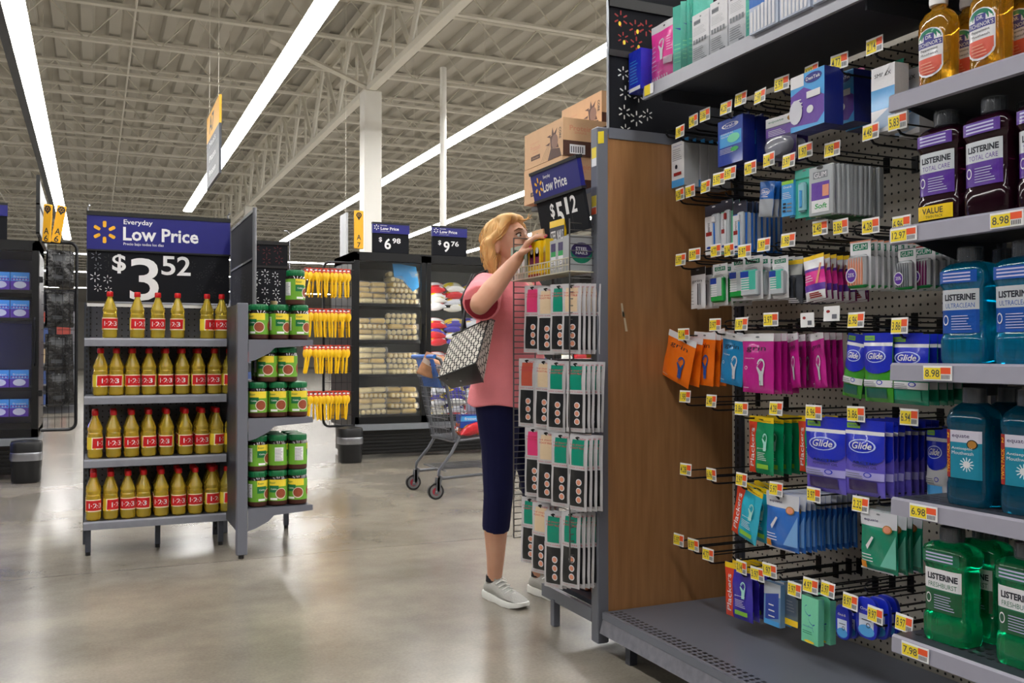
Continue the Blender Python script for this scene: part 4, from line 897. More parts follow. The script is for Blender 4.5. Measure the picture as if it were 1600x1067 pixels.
for x in (.0, .765): B().tube([(x, .02, -.02), (x, .02, .53), (x + .01, .0, .54)], .005, steel).obj('post', sg)
B().box((0, .012, -.03), (.772, .02, -.012), whitep).obj('bottom_rail', sg, smooth=False)
# oil bottle
oilm = liquid('cooking_oil', (255, 226, 84), .68, .03); 
lblr = M('label_red', (215, 25, 30), .4); lblc = M('label_cream', (245, 235, 200), .4); lbly = M('label_yellow', (240, 215, 60), .4)
def oil():
    t = thing('oil_bottle', '', 'bottle')
    b = B(); prof = [(.033, 0), (.039, .006), (.0405, .02), (.039, .035), (.0405, .044), (.0395, .048), (.0395, .116), (.040, .120), (.038, .127), (.0395, .134), (.036, .141), (.0375, .147), (.0405, .156), (.0405, .161), (.036, .171), (.017, .220), (.0145, .226), (.0145, .236)]
    b.lathe(prof, oilm, n=16); b.obj('bottle_body', t, ang=.6)
    B().lathe([(.0165, .234), (.018, .236), (.0175, .258), (.015, .262)], redm, n=16).obj('cap', t)
    b = B(); R_ = .0405
    fn = lambda u, v, w: Vector(((R_ + w) * math.sin(u / R_), -(R_ + w) * math.cos(u / R_), v + .089))
    fn = lambda u, v, w: Vector(((R_ + w * 1.6) * math.sin(u / R_), -(R_ + w * 1.6) * math.cos(u / R_), v + .082)); d = D(b, 2 * PI * R_, .066, fn, (56, 1)); d.r(-.5, -.5, .5, .5, lbly, lay=1); d.r(-.24, -.5, .24, .5, lblc, lay=2); d.r(-.225, -.40, .215, .42, lblr, lay=3, sk=.012)
    [d.t(c_, -.115 + k_ * .115, 0, .078 if k_ else .02, whitep, .03, ht=.40, lay=4) for k_, c_ in enumerate('123')]; d.r(-.078, -.03, -.06, .03, whitep, lay=4); d.r(.046, -.03, .064, .03, whitep, lay=4); d.r(-.2, -.49, -.15, -.38, yellowm, lay=4)
    for i in range(5): d.r(.3 + i * .018, -.3, .308 + i * .018, .3, ink, lay=2)
    b.obj('label', t, smooth=False); return t
ol = oil(); ol.scale = (.975, .975, 1); firsto = True
rowsx = {0: [171, 214, 246, 277, 323, 350], 1: [157, 181, 207, 233, 259, 285, 310, 335, 360], 2: [149, 178, 206, 233, 261, 290, 316, 342, 364], 3: [147, 174, 201, 225, 253, 280, 306, 332, 357]}
SNAM = ['top', 'second', 'third', 'bottom']
for sh, us in rowsx.items():
    prev = []
    for r in range(1 if sh == 0 else 3):
        for i, u in enumerate(us):
            Yb = {0: 5.66, 1: 5.63, 2: 5.63, 3: 5.615}[sh]
            x, _ = onY(u, 600, Yb + .0)
            if r: x += .0
            x = max(.0, min(.655, x)); yb = Yb + r * .084 + random.uniform(-.003, .003)
            if any(abs(x - px) < .081 for px in prev) and not r: x = prev[-1] + .0815
            if not r: prev.append(x)
            else: x = min(prev[i], .655)
            if r and random.random() < .12: continue
            lab = 'yellow oil bottle, %s from the left on the %s shelf%s' % (ORD[i], SNAM[sh], ('', ', second row back', ', third row back')[r])
            loc = (x, yb, OZ[sh] + .0015); rot = (0, 0, random.choice([0, .25, -.3, .5, -.6, .15, -.15, 1.0]) + .36 + random.uniform(-.1, .1) - .36)
            if firsto: ol.location = loc; ol.rotation_euler = rot; ol['label'] = lab; ol['group'] = 'yellow oil bottles'; firsto = False
            else: dup(ol, loc=loc, rot=rot, label=lab)

# ================================================================ JAR STAND
js = thing('display_stand', 'grey side stand with bracket shelves full of green lidded jars', 'shelving', (.70, 5.14, 0))
b = B(); b.rbox((.004, 0, .02), (.06, .05, 1.375), .004, grey); b.tube([(.03, .02, 0), (.03, .02, .02)], .015, blackp, n=8); b.obj('post', js, smooth=False)
b = B(); b.box((.01, .05, .14), (.05, .83, 1.37), greyd); b.obj('back_panel', js, smooth=False)
b = B(); b.rbox((.004, .80, .0), (.06, .85, 1.375), .004, grey); b.obj('post', js, smooth=False)
for x in (.40,):
    b = B(); b.box((x, .79, .02), (x + .03, .82, .22), greyd); b.tube([(x + .015, .80, 0), (x + .015, .80, .02)], .014, blackp, n=8); b.obj('leg', js, smooth=False)
JZ = [1.178, .752, .268]
for z in JZ:
    b = B(); b.box((.062, .006, z - .012), (.40, .82, z), greyd); b.obj('shelf', js, smooth=False)
    for y in (.0, .815):
        b = B(); b.prism([(.062, z), (.41, z), (.41, z - .03), (.20, z - .045), (.17, z - .075), (.10, z - .11), (.062, z - .12)], .005, greyd if y else grey, Matrix.Translation((0, y, 0))); b.obj('bracket', js, smooth=False)
jarg = M('jar_lid_green', (8, 110, 62), .35); jarl = M('jar_label_green', (110, 170, 50), .4); sauce = M('brown_granules', (70, 30, 18), .5, var=.4, scale=300); jarw = M('bowl_white', (225, 215, 195), .5); jarr = M('dish_red_brown', (150, 70, 40), .6, var=.5, scale=250)
def jar():
    t = thing('seasoning_jar', '', 'jar'); R_ = .0535
    b = B(); b.lathe([(.046, 0), (.052, .006), (.053, .03)], sauce, n=20); b.lathe([(.053, .03), (.053, .148), (.046, .160), (.044, .165)], M('jar_glass_dark', (30, 18, 16), .12, coat=1), n=20); b.obj('jar_body', t)
    b = B(); b.lathe([(.048, .160), (.050, .163), (.050, .188), (.047, .192)], jarg, n=24)
    for k in range(24): a = 2 * PI * k / 24; b.tube([(.05 * math.cos(a), .05 * math.sin(a), .164), (.05 * math.cos(a), .05 * math.sin(a), .186)], .0012, jarg, n=3)
    b.obj('lid', t)
    fn = lambda u, v, w: Vector(((R_ + w) * math.sin(u / R_), -(R_ + w) * math.cos(u / R_), v + .085))
    b = B(); d = D(b, 2 * PI * R_, .115, fn, (30, 1)); d.r(-.5, -.5, .5, .5, jarl, lay=1); d.r(-.14, .18, .16, .5, lbly, lay=2); d.r(-.14, -.1, .02, .22, jarg, lay=3); d.t('Knorr', -.08, .36, .1, jarg, .04, ht=.1, lay=3); d.t('Caldo', -.06, .06, .1, whitep, .02, ht=.07, lay=4)
    d.e(.06, -.16, .09, .26, jarw, lay=4, n=18); d.e(.06, -.15, .078, .22, jarr, lay=5, n=18); d.r(-.36, -.3, -.22, .35, whitep, lay=2); d.k = 3; d.lines(-.355, -.28, -.225, .33, 9, ink, .25); d.r(-.12, -.46, .0, -.36, whitep, lay=3)
    d.e(.3, -.1, .09, .26, jarr, lay=3, n=16)
    b.obj('label', t, smooth=False); return t
jr = jar(); firstj = True
jp = []
for lev, us, sh in ((0, (404, 436, 463), 0), (1, (461,), 0), (0, (394, 415, 446, 466), 1), (1, (418, 448, 466), 1), (0, (397, 434, 463), 2), (1, (397, 434, 463), 2)):
    for i, u in enumerate(us):
        Yj = 5.215
        if sh == 1 and i == 3 or (sh == 1 and lev == 1 and i == 2): continue
        if sh == 1 and lev == 0 and i == 0: u = 390
        x, _ = onY(u, 600, Yj); jp.append((max(.823, min(x, 1.05)), Yj, sh, lev, ORD[i]))
fix = {}
for x, y, sh, lev, o_ in jp:
    l_ = ('lower layer', 'upper layer')[lev]; 
    for r in range(3):
        if sh == 0 and lev == 1 and r: continue
        xx = x
        k = (sh, lev, r)
        if k in fix and xx - fix[k] < .1085: xx = fix[k] + .1085
        if xx > 1.06: continue
        fix[k] = xx
        lab = 'green lidded jar, %s from the left, %s of the %s jar shelf%s' % (o_, l_, ('top', 'middle', 'bottom')[sh], ('', ', behind', ', rear')[r])
        if sh == 0 and lev == 1: lab = 'single green lidded jar stacked on top of the top shelf jars'
        loc = (xx, y + r * .112, JZ[sh] + .0015 + lev * .1935); rot = (0, 0, random.choice([0, .35, -.5, .7, 1.8, -.2]))
        if firstj: jr.location = loc; jr.rotation_euler = rot; jr['label'] = lab; jr['group'] = 'green lidded jars'; firstj = False
        else: dup(jr, loc=loc, rot=rot, label=lab)
# small oil bottle behind jars
o = thing('small_bottle', 'small pale bottle with beige cap behind the top jars', 'bottle', (.985, 5.66, JZ[0] + .0015))
B().lathe([(.03, 0), (.032, .01), (.032, .16), (.018, .19), (.017, .20)], M('pale_oil', (215, 210, 150), .15, trans=.4), n=16).obj('bottle_body', o)
B().lathe([(.02, .198), (.021, .2), (.021, .235), (.019, .238)], M('cap_beige', (150, 130, 90), .5), n=16).obj('cap', o)
# side sign frame over the jar stand and star panel at its far end
sf = thing('edge_sign', 'dark framed sign board seen edge on above the jar stand', 'sign', (.80, 5.2, 1.38))
b = B(); b.loft([[Vector((x, y, z)) for x, z in ((-.006, za), (.006, za), (.006, zb), (-.006, zb))] for y, za, zb in ((0, .25, .50), (.9, .25, .50))], signblk); b.obj('header_board', sf, smooth=False)
b = B(); b.box((-.005, .02, -.02), (.005, .9, .235), signblk); d = D(b, 1, 1, flat((-.0055, 0, 0), (0, -1, 0), (0, 0, 1), (-1, 0, 0))); starfield(d, 9, -.8, -.1, .02, .2, faint, 18, .025); b.obj('star_board', sf, smooth=False)
for y in (0, .9): B().tube([(0, y, -.01), (0, y, .52)], .011, M('post_grey_metal', (120, 122, 128), .35, .6), n=8).obj('post', sf)
b = B(); b.box((-.009, 0, .495), (.009, .9, .515), blackp); b.box((-.009, 0, .238), (.009, .9, .25), blackp); b.obj('rail', sf, smooth=False)
sp_ = thing('star_sign', 'black sign board with white star cutouts behind the jars', 'sign', (.815, 6.1, 1.38))
b = B(); b.box((0, 0, 0), (.335, .012, .44), signblk); b.box((-.005, -.006, .425), (.34, .016, .45), blackp); b.box((-.005, -.005, .275), (.34, .014, .29), blackp)
d = D(b, 1, 1, flat((0, -.0004, 0)))
for x, z in ((.06, .385), (.13, .40), (.2, .38), (.27, .395), (.10, .33), (.2, .32), (.28, .33)): d.spark(x, z, .028, M('star_dull_red', (92, 22, 26), .5), w=.13, lay=1)
for x, z, r in ((.125, .235, .024), (.19, .24, .026), (.255, .23, .022), (.14, .185, .028), (.205, .19, .02), (.27, .18, .022), (.12, .13, .022), (.19, .125, .024), (.26, .12, .024), (.13, .07, .026), (.2, .06, .022), (.27, .07, .022)): d.spark(x, z, r, whitep, w=.15, lay=1)
b.obj('board', sp_, smooth=False)
B().tube([(.345, .0, -.1), (.345, 0, .5), (.33, 0, .52), (.31, 0, .52)], .004, steel).obj('hook_rod', sp_)

# ================================================================ FREEZERS
FY = 9.5
frame_m = M('freezer_black', (18, 19, 22), .3, .2); inner = M('freezer_liner', (120, 124, 128), .5); kick = M('freezer_kick', (128, 132, 138), .4, .2)
def freezer(x0, n, dw, y, top, label, lamp, lampcol, lining=inner, zs=(.45, .88, 1.25, 1.64)):
    t = thing('freezer', label, 'freezer', (x0, y, 0)); Wt = n * dw; dp = .85
    for nm_, a_, c_, m_ in (('side_panel', (0, 0, .40), (.04, dp, top), frame_m), ('side_panel', (Wt - .04, 0, .40), (Wt, dp, top), frame_m), ('top_panel', (0, 0, top - .10), (Wt, dp, top), frame_m), ('back_panel', (0, dp - .03, .4), (Wt, dp, top), lining), ('floor_panel', (0, .03, .36), (Wt, dp, .44), frame_m)): B().box(a_, c_, m_).obj(nm_, t, smooth=False)
    B().box((0, -.035, .30), (Wt, dp, .365), kick).obj('bumper_rail', t, smooth=False)
    b = B(); b.box((.02, .05, .04), (Wt - .02, dp, .30), frame_m)
    for i in range(6): b.box((.03, .03, .06 + i * .035), (Wt - .03, .05, .075 + i * .035), blackp)
    b.obj('grille_base', t, smooth=False)
    for z in zs[1:]: B().box((.045, .12, z - .03), (Wt - .045, dp - .04, z), black).obj('shelf', t, smooth=False)
    for i in range(n):
        a = i * dw; dr = B(); fr_ = .055
        for q in (((a + .004, -.03, .37), (a + fr_, .0, top - .02)), ((a + dw - fr_, -.03, .37), (a + dw - .004, .0, top - .02)), ((a + .004, -.03, .37), (a + dw - .004, 0, .37 + .07)), ((a + .004, -.03, top - .09), (a + dw - .004, 0, top - .02))): dr.box(q[0], q[1], frame_m)
        o = dr.obj('door', t, smooth=False)
        B().box((a + fr_, -.02, .44), (a + dw - fr_, -.014, top - .09), clear).obj('glass', o, smooth=False)
        B().tube([(a + dw - .03, -.03, 1.0), (a + dw - .03, -.06, 1.02), (a + dw - .03, -.06, 1.4), (a + dw - .03, -.03, 1.42)], .008, black).obj('handle', o)
        l = B().box((a + .02, .02, .5), (a + .05, .03, top - .13), lampcol).obj('door_lamp', t, smooth=False)
    return t, zs
def lampmat(name, col, e):
    m = M(name, col, emit=e); return m
fwarm = lampmat('freezer_lamp', (255, 250, 235), 14); fcool = lampmat('freezer_lamp_blue', (130, 140, 255), 80)
fzr, zs = freezer(2.47, 4, .79, FY, 2.17, 'black glass door freezer with yellow tubs of tamale rolls under the price signs', True, fwarm)
fzr['label'] = 'long black glass door freezer holding pale yellow rolls, right of the spoon rack'
fzl, _ = freezer(-2.02, 2, .79, 9.2, 2.1, 'black glass door freezer with purple boxes at the left edge', True, fcool, M('freezer_liner_dark', (40, 42, 50), .5), zs=(.54, .80, 1.42, 1.67))
# corner guards
for x, y, l in ((2.38, FY - .22, 'black corner bumper with metal band at the right freezer corner'), (-.52, 9.0, 'black corner bumper with metal band at the left freezer corner')):
    t = thing('corner_bumper', l, 'bumper', (x, y, 0))
    b = B(); b.lathe([(.105, 0), (.115, .02), (.115, .12), (.120, .14), (.125, .33), (.118, .35), (.06, .36)], blackp, n=18, power=3.2); b.obj('guard', t)
    b = B(); b.lathe([(.1225, .19), (.1265, .2), (.1265, .25), (.1235, .26)], steel, n=18, power=3.2); b.obj('metal_band', t)
# tamale packs: bags of rolls
rollm = M('corn_roll', (206, 170, 84), .45, var=.15, scale=12); rollm2 = M('corn_roll_pale', (224, 202, 142), .4, var=.12, scale=12); bagf = M('thin_film_sheen', (225, 225, 225), .12, alpha=.18, coat=1); rollb = M('roll_brown', (190, 120, 70), .5, var=.2)
def rollpack(n, ends, m):
    b = B(); r = .028
    if ends:
        for i in range(n):
            x = (i - (n - 1) / 2) * .055
            b.loft([[Vector((x + rr * math.cos(a), y, r + rr * math.sin(a))) for a in [2 * PI * k / 10 for k in range(10)]] for y, rr in ((-.10, .4 * r), (-.095, .85 * r), (-.08, r), (.08, r), (.1, .6 * r))], m)
            b.loft([[Vector((x + rr * math.cos(a), y, r + rr * math.sin(a))) for a in [2 * PI * k / 8 for k in range(8)]] for y, rr in ((-.103, .25 * r), (-.0955, .8 * r))], rollm2)
        return b
    L_ = .055 * n / 2
    for j in range(3):
        y = (j - 1) * .057
        for q in range(2):
            x0, x1 = (-L_, -.003) if q == 0 else (.003, L_)
            b.loft([[Vector((x, y + rr * math.cos(a), r + rr * math.sin(a))) for a in [2 * PI * k / 10 for k in range(10)]] for x, rr in ((x0, .4 * r), (x0 + .015, r), (x1 - .015, r), (x1, .4 * r))], m)
    return b
def film(t, w, h=.058):
    b = B(); b.loft([[Vector((x * w / 2, y, z)) for x, z in ((-1, .0), (1, .0), (1.04, h * .5), (.97, h + .004), (-.97, h + .004), (-1.04, h * .5))] for y in (-.112, .105)], bagf); return b.obj('film', t)
packs = []
for nm, n, e_, m in (('a', 6, True, rollm), ('b', 6, False, rollm), ('c', 6, True, rollm2), ('d', 6, False, rollm2)):
    t = thing('tamale_pack', '', 'frozen pack'); rollpack(n, e_, m).obj('rolls', t); film(t, .055 * n); packs.append(t)
used = [False] * 4; cnt = 0
SHL = ['bottom', 'third', 'second', 'top']
for si, z in enumerate(zs):
    for ci, xc in enumerate((2.47 + .055 + .185, 2.47 + .055 + .535)):
        nl = [(5, 5), (5, 4), (4, 5), (4, 6)][si][ci]
        for k in range(nl):
            q = random.choice([0, 2] if (ci == 1) != (k % 3 == 2 and si % 2 == 0) else [1, 3])
            if si in (0,): q = [2, 3, 1, 0, 3][k % 5] if ci == 0 else [1, 0, 1, 0, 1][k % 5]
            lab = 'clear pack of pale rolls, %s layer, %s stack, %s freezer shelf' % (ORD[k], ('left', 'right')[ci], SHL[si])
            loc = (xc + random.uniform(-.012, .012), FY + .25 + random.uniform(-.01, .01), z + .001 + k * .0585); rot = (0, random.uniform(-.03, .03), random.uniform(-.3, .3))
            if not used[q]: o = packs[q]; o.location = loc; o.rotation_euler = rot; o['label'] = lab; o['group'] = 'clear packs of pale rolls in the freezer'; used[q] = True
            else: dup(packs[q], loc=loc, rot=rot, label=lab, group='clear packs of pale rolls in the freezer')
for i, u_ in enumerate(used):
    if not u_: packs[i].location = (3.0, FY + .6, 1.642); packs[i]['label'] = 'clear pack of rolls at the rear of the top freezer shelf'
# blue film banner in freezer 1
b = B(); b.loft([[Vector((x, y, z)) for x, y, z in ((-.14, 0, .20), (.13, .02, .17), (.16, .0, -.05), (.10, .03, -.10), (-.02, .02, .02), (-.12, .0, .05))], [Vector((x, y + .02, z)) for x, y, z in ((-.14, 0, .20), (.13, .02, .17), (.16, .0, -.05), (.10, .03, -.10), (-.02, .02, .02), (-.12, .0, .05))]], skyb)
tag(b.obj('film_banner', loc=(3.07, FY + .12, 1.88)), 'crumpled bright blue film at the top of the first freezer door', 'banner')
# door 2..4 bags
cols = [((235, 235, 240), (200, 30, 40)), ((230, 232, 240), (60, 50, 150)), ((210, 30, 45), (235, 235, 235)), ((70, 60, 170), (230, 200, 60)), ((238, 236, 230), (225, 200, 50))]
pil = []
for k, (c1, c2) in enumerate(cols):
    m1 = gm('frozen_bag_%s' % 'abcde'[k], c1, bump=.5, bscale=30); m2 = gm('frozen_print_%s' % 'abcde'[k], c2)
    def fb(d): d.r(-.5, -.62, .5, -.3, m2, lay=1, sk=.0); d.e(.1, -.5, .2, .14, whitef, lay=2); d.e(-.25, -.75, .12, .08, yel, lay=2); d.p([(-.5, -.1), (.5, -.25), (.5, -.3), (-.5, -.3)], m2, lay=2); d.e(.3, -.8, .1, .1, m2, lay=2)
    o = bagmesh(.24, .17, .09, m1, fb, seed=k, flatness=.0).obj('frozen_food_bag'); tag(o, '', 'frozen bag', 'frozen food bags behind the glass'); pil.append([o, False])
for dd_ in range(3):
    for si, z in enumerate(zs):
        nl = (5, 4, 4, 4)[si]
        for k in range(nl):
            for ci in range(3):
                q = random.choice([0, 0, 1, 2, 3, 4, 4]) if si != 2 else random.choice([1, 3, 0, 2])
                loc = (2.47 + .79 * (dd_ + 1) + .17 + ci * .225 + random.uniform(-.01, .01), FY + .26, z + .05 + k * .062); rot = (-PI / 2 + .55 + random.uniform(-.15, .15), random.uniform(-.12, .12), random.uniform(-.15, .15))
                lab = 'printed frozen food bag, %s layer, column %s, %s shelf of the %s freezer door' % (ORD[k], ('one', 'two', 'three')[ci], SHL[si], ORD[dd_ + 1])
                o, us_ = pil[q]
                if not us_: o.location = loc; o.rotation_euler = rot; o['label'] = lab; pil[q][1] = True
                else: dup(o, loc=loc, rot=rot, label=lab)
# purple boxes in left freezer
def f_pb2(d):
    d.r(-.5, -.5, .5, 0, skyb, lay=1); d.r(-.5, -1, .5, -.5, purp, lay=1); d.e(.0, -.72, .34, .2, whitef, lay=2); d.t('frozen', 0, -.25, .7, whitef, .02, ht=.12, lay=3); d.r(-.4, -.45, .4, -.4, whitef, lay=2)
    for i in range(6): d.r(-.45 + i * .16, -.46, -.35 + i * .16, -.34, purp, lay=2)
pb2 = boxmesh(.15, .155, .2, purp, f_pb2).obj('frozen_box', smooth=False); fi = True
for si, (z, nl) in enumerate(((.54, 1), (.80, 1), (1.42, 1), (1.67, 1))):
    for i in range(4):
        loc = (-.60 - i * .155, 9.2 + .34, z + .158); 
        lab = 'purple and blue frozen box, %s from the right on the %s shelf' % (ORD[i], SHL[si])
        if fi: pb2.location = loc; tag(pb2, lab, 'box', 'purple frozen boxes in the left freezer'); fi = False
        else: dup(pb2, loc=loc, label=lab)
# price signs on the freezer top
def smallsign(x, price, sup, label, w=.40):
    t = thing('price_sign', label, 'sign', (x, FY + .02, 2.175)); b = B(); b.box((0, 0, 0), (w, .03, .21), signblk); d = D(b, 1, 1, flat((0, -.0004, 0)))
    d.t('$', .085, .135, .035, whitep, .05, ht=.055, lay=1); d.t(price, .165, .095, .07, whitep, .05, ht=.115, lay=1); d.t(sup, .262, .13, .09, whitep, .05, ht=.055, lay=1); b.obj('price_board', t, smooth=False)
    b = B(); b.box((-.003, -.008, .205), (w + .003, .03, .315), navy); b.box((-.005, -.01, .3), (w + .005, .032, .32), blackp); d = D(b, 1, 1, flat((0, -.0085, 0))); d.spark(.04, .265, .03, whitep, w=.22, lay=1); d.t('Everyday', .12, .285, .07, whitep, .03, ht=.012, lay=1); d.t('Low Price', .185, .255, .2, whitep, .05, ht=.032, lay=1); d.t('Precio bajo', .135, .225, .11, whitep, .01, ht=.008, lay=1); b.obj('header', t, smooth=False)
smallsign(2.68, '6', '98', 'price sign reading 6.98 on the freezer beside the yellow aisle marker')
smallsign(3.345, '9', '76', 'price sign reading 9.76 on the freezer left of the woman')
smallsign(onY(11, 340, 9.24)[0] - .4, '4', '48', 'price sign cut off by the left edge, on top of the left freezer')
for o_ in [x_ for x_ in bpy.data.objects if x_.get('label', '').startswith('price sign cut off')]: o_.location.y = 9.24; o_.location.z = 2.105
def aisle(x, y, z, num, label, rz=0, tilt=0, h=.40, w=.10, tw=False):
    t = thing('aisle_marker', label, 'sign', (x, y, z), (tilt, tilt * 1.0, rz)); b = B(); b.rbox((0, 0, 0), (w, .02, h), .006, yellowm); d = D(b, 1, 1, flat((0, -.0005, 0)))
    d.e(w / 2, h * .88, .03, .03, ink, lay=1); d.p([(w / 2 - .026, h * .86), (w / 2, h * .74), (w / 2 + .026, h * .86)], ink, lay=1); d.spark(w / 2, h * .88, .02, yellowm, w=.2, lay=2)
    d.t('A', w / 2, h * .30, .045, ink, .03, ht=.055, lay=1); d.t(num, w / 2, h * .10, .035, ink, .03, ht=.055, lay=1); b.obj('board', t, smooth=False); return t
aisle(2.474, FY - .01, 2.20, '7', 'yellow aisle marker A 7 at the freezer corner')
aisle(-.42, 9.14, 2.09, '6', 'yellow aisle marker A 6, left face', rz=-.5, tilt=.13, h=.33, w=.075)
aisle(-.345, 9.11, 2.09, '6', 'yellow aisle marker A 6, right face', rz=.25, tilt=.13, h=.33, w=.075)
b = B(); b.box((0, 0, 0), (.012, 1.6, .5), M('sign_pale', (190, 195, 200), .3)); 
t = thing('hanging_sign', 'pale grey sign panel seen edge on above the left freezer', 'sign', (-.47, 9.4, 2.2)); b.obj('board', t, smooth=False)
b = B(); b.box((-.01, -.01, -.01), (.022, .01, .52), blackp); b.box((-.01, -.01, .25), (.022, 1.6, .265), blackp); b.box((-.01, -.01, -.015), (.022, 1.6, .0), blackp); b.box((0, .2, -.1), (.012, .23, 0), blackp); b.obj('frame', t, smooth=False)
# hanging aisle sign
t = thing('hanging_sign', 'narrow aisle sign with orange top hanging beside the second lamp row', 'sign', (1.40, 11.9, 3.34))
b = B(); b.box((0, 0, 0), (.03, 1.37, .62), M('sign_slate', (62, 66, 76), .4)); d = D(b, 1, 1, flat((-.001, 0, 0), (0, -1, 0), (0, 0, 1), (-1, 0, 0)))
for i in range(3): d.r(-1.3, .06 + i * .19, -.1, .08 + i * .19, greyt, lay=1); d.t(('Frozen', 'Pizza', 'Meals')[i], -.7, .16 + i * .19, .7, whitep, .02, ht=.08, lay=1)
b.obj('lower_board', t, smooth=False)
b = B(); b.box((0, 0, .62), (.03, 1.37, .97), yellowm); d = D(b, 1, 1, flat((-.001, 0, 0), (0, -1, 0), (0, 0, 1), (-1, 0, 0))); d.t('A7', -.8, .8, .5, ink, .03, ht=.22, lay=1); b.obj('upper_board', t, smooth=False)
for y in (.2, 1.2): B().tube([(.015, y, .97), (.015, y, 3.42)], .004, jm, n=3).obj('hanging_wire', t)
t = thing('hanging_sign', 'pale hanging aisle sign seen edge on left of the nearer column', 'sign', (onY(541, 340, 14)[0], 14, 2.55))
B().box((0, 0, 0), (.03, .4, .72), M('sign_silver', (180, 184, 190), .35)).obj('board', t, smooth=False)
B().tube([(.015, .1, -.3), (.015, .1, .0)], .012, black).obj('post', t)
B().tube([(.015, .1, .72), (.015, .1, 4.2)], .004, jm, n=3).obj('hanging_wire', t)

# ================================================================ FREEZER END RACKS
def wireframe(b, x0, x1, z0, z1, y, m, r=.012, rad=.06, nx=5, nz=14, corner=True):
    pts = [(x1, y, z1)]
    for i in range(5): a = PI / 2 + i * PI / 8; pts.append((x0 + rad + rad * math.cos(a), y, z1 - rad + rad * math.sin(a)))
    for i in range(5): a = PI + i * PI / 8; pts.append((x0 + rad + rad * math.cos(a), y, z0 + rad + rad * math.sin(a)))
    pts.append((x1, y, z0)); return pts
# spoon rack on the right freezer's end
t = thing('wire_rack', 'black wire rack with yellow spoons fixed to the freezer end', 'rack', (2.14, 9.42, .36))
B().tube(wireframe(None, 0, .31, 0, 1.68, 0, black), .014, black).obj('outer_frame', t)
b = B()
for i in range(1, 5): b.tube([(.31 * i / 5, .0, .01), (.31 * i / 5, 0, 1.67)], .002, black, n=4)
for i in range(1, 15): b.tube([(.01, 0, 1.68 * i / 15), (.31, 0, 1.68 * i / 15)], .002, black, n=4)
b.obj('wire_grid', t)
B().box((.29, .0, -.02), (.328, .9, 1.70), black).obj('side_board', t, smooth=False)
spoon = M('spoon_yellow', (240, 190, 20), .3); hang = M('hang_card_red', (205, 60, 40), .4)
def spoonm():
    b = B(); pts = []
    b.tube([(0, 0, -.06), (0, -.004, -.13), (0, .0, -.2), (0, .002, -.29)], [.008, .008, .013, .009], spoon, n=6)
    b.sphere((0, 0, -.085), .036, spoon, n=10, sc=(.8, .3, 1.35)); b.box((-.022, -.003, -.05), (.022, .003, .0), hang); b.box((-.012, -.0035, -.03), (.012, .0035, -.015), whitep); return b
spo = spoonm().obj('serving_spoon'); fs_ = True
rn_ = ['top', 'second', 'third', 'bottom']
for r, z in enumerate((1.97, 1.56, 1.19, .72)):
    for yb_ in (9.36, 9.53): B().tube([(1.93, yb_, z - .012), (2.44, yb_, z - .012)], .006, black, n=4).obj('hook_bar', t).location = (-2.14, -9.42, -.36)
    for i in range(11):
        for lay in range(2):
            loc = (1.96 + i * .042 + (.02 if lay else 0), 9.36 if lay == 0 else 9.53, z); 
            lab = 'yellow serving spoon, %s from the left in the %s row%s' % (ORD[i], rn_[r], ', behind' if lay else '')
            rot = (random.uniform(-.05, .05), random.uniform(-.1, .1) + (.12 if i < 2 else 0), random.uniform(-.4, .4))
            if fs_: spo.location = loc; spo.rotation_euler = rot; tag(spo, lab, 'spoon', 'yellow serving spoons on the rack'); fs_ = False
            else: dup(spo, loc=loc, rot=rot, label=lab)
# black pan rack on the left freezer's end
t = thing('wire_rack', 'black wire rack full of black bagged goods at the left freezer end', 'rack', (-.42, 9.15, .43))
B().tube([(-x_ + .28, y_, z_) for x_, y_, z_ in wireframe(None, 0, .28, 0, 1.66, 0, black)], .016, black).obj('outer_frame', t)
b = B()
for i in range(1, 5): b.tube([(.28 * i / 5, .0, .01), (.28 * i / 5, 0, 1.65)], .002, black, n=4)
for i in range(1, 15): b.tube([(.0, 0, 1.66 * i / 15), (.27, 0, 1.66 * i / 15)], .002, black, n=4)
b.obj('wire_grid', t)
for z_ in (.3, 1.3): B().box((-.022, -.01, z_), (.01, .06, z_ + .05), black).obj('mount_bracket', t, smooth=False)
fmbk = gm('black_film', (16, 16, 18), rough=.18, bump=.6, bscale=40)
def fbk(d): d.r(-.3, -.3, .2, -.1, M('dim_print', (60, 62, 66), .3)); d.r(-.3, -.8, .1, -.7, M('dim_print', (60, 62, 66), .3))
bk = bagmesh(.24, .32, .02, fmbk, fbk).obj('black_pouch'); fk = True
for r, z in enumerate((2.02, 1.66, 1.27, .95)):
    B().tube([(-.28 + .42, 0, z - .46), (-.28 + .42, .42, z - .46)], .006, steel, n=5).obj('hook_bar', t)
    for i in range(8):
        loc = (-.28 + random.uniform(-.008, .008), 9.2 + i * .028, z + .005); rot = (0, random.uniform(-.05, .05), random.uniform(-.15, .15) + .55)
        lab = 'glossy black pouch, %s from the front in the %s row of the left rack' % (ORD[i], rn_[r])
        if fk: bk.location = loc; bk.rotation_euler = rot; tag(bk, lab, 'pouch', 'black pouches on the left rack'); fk = False
        else: dup(bk, loc=loc, rot=rot, label=lab)

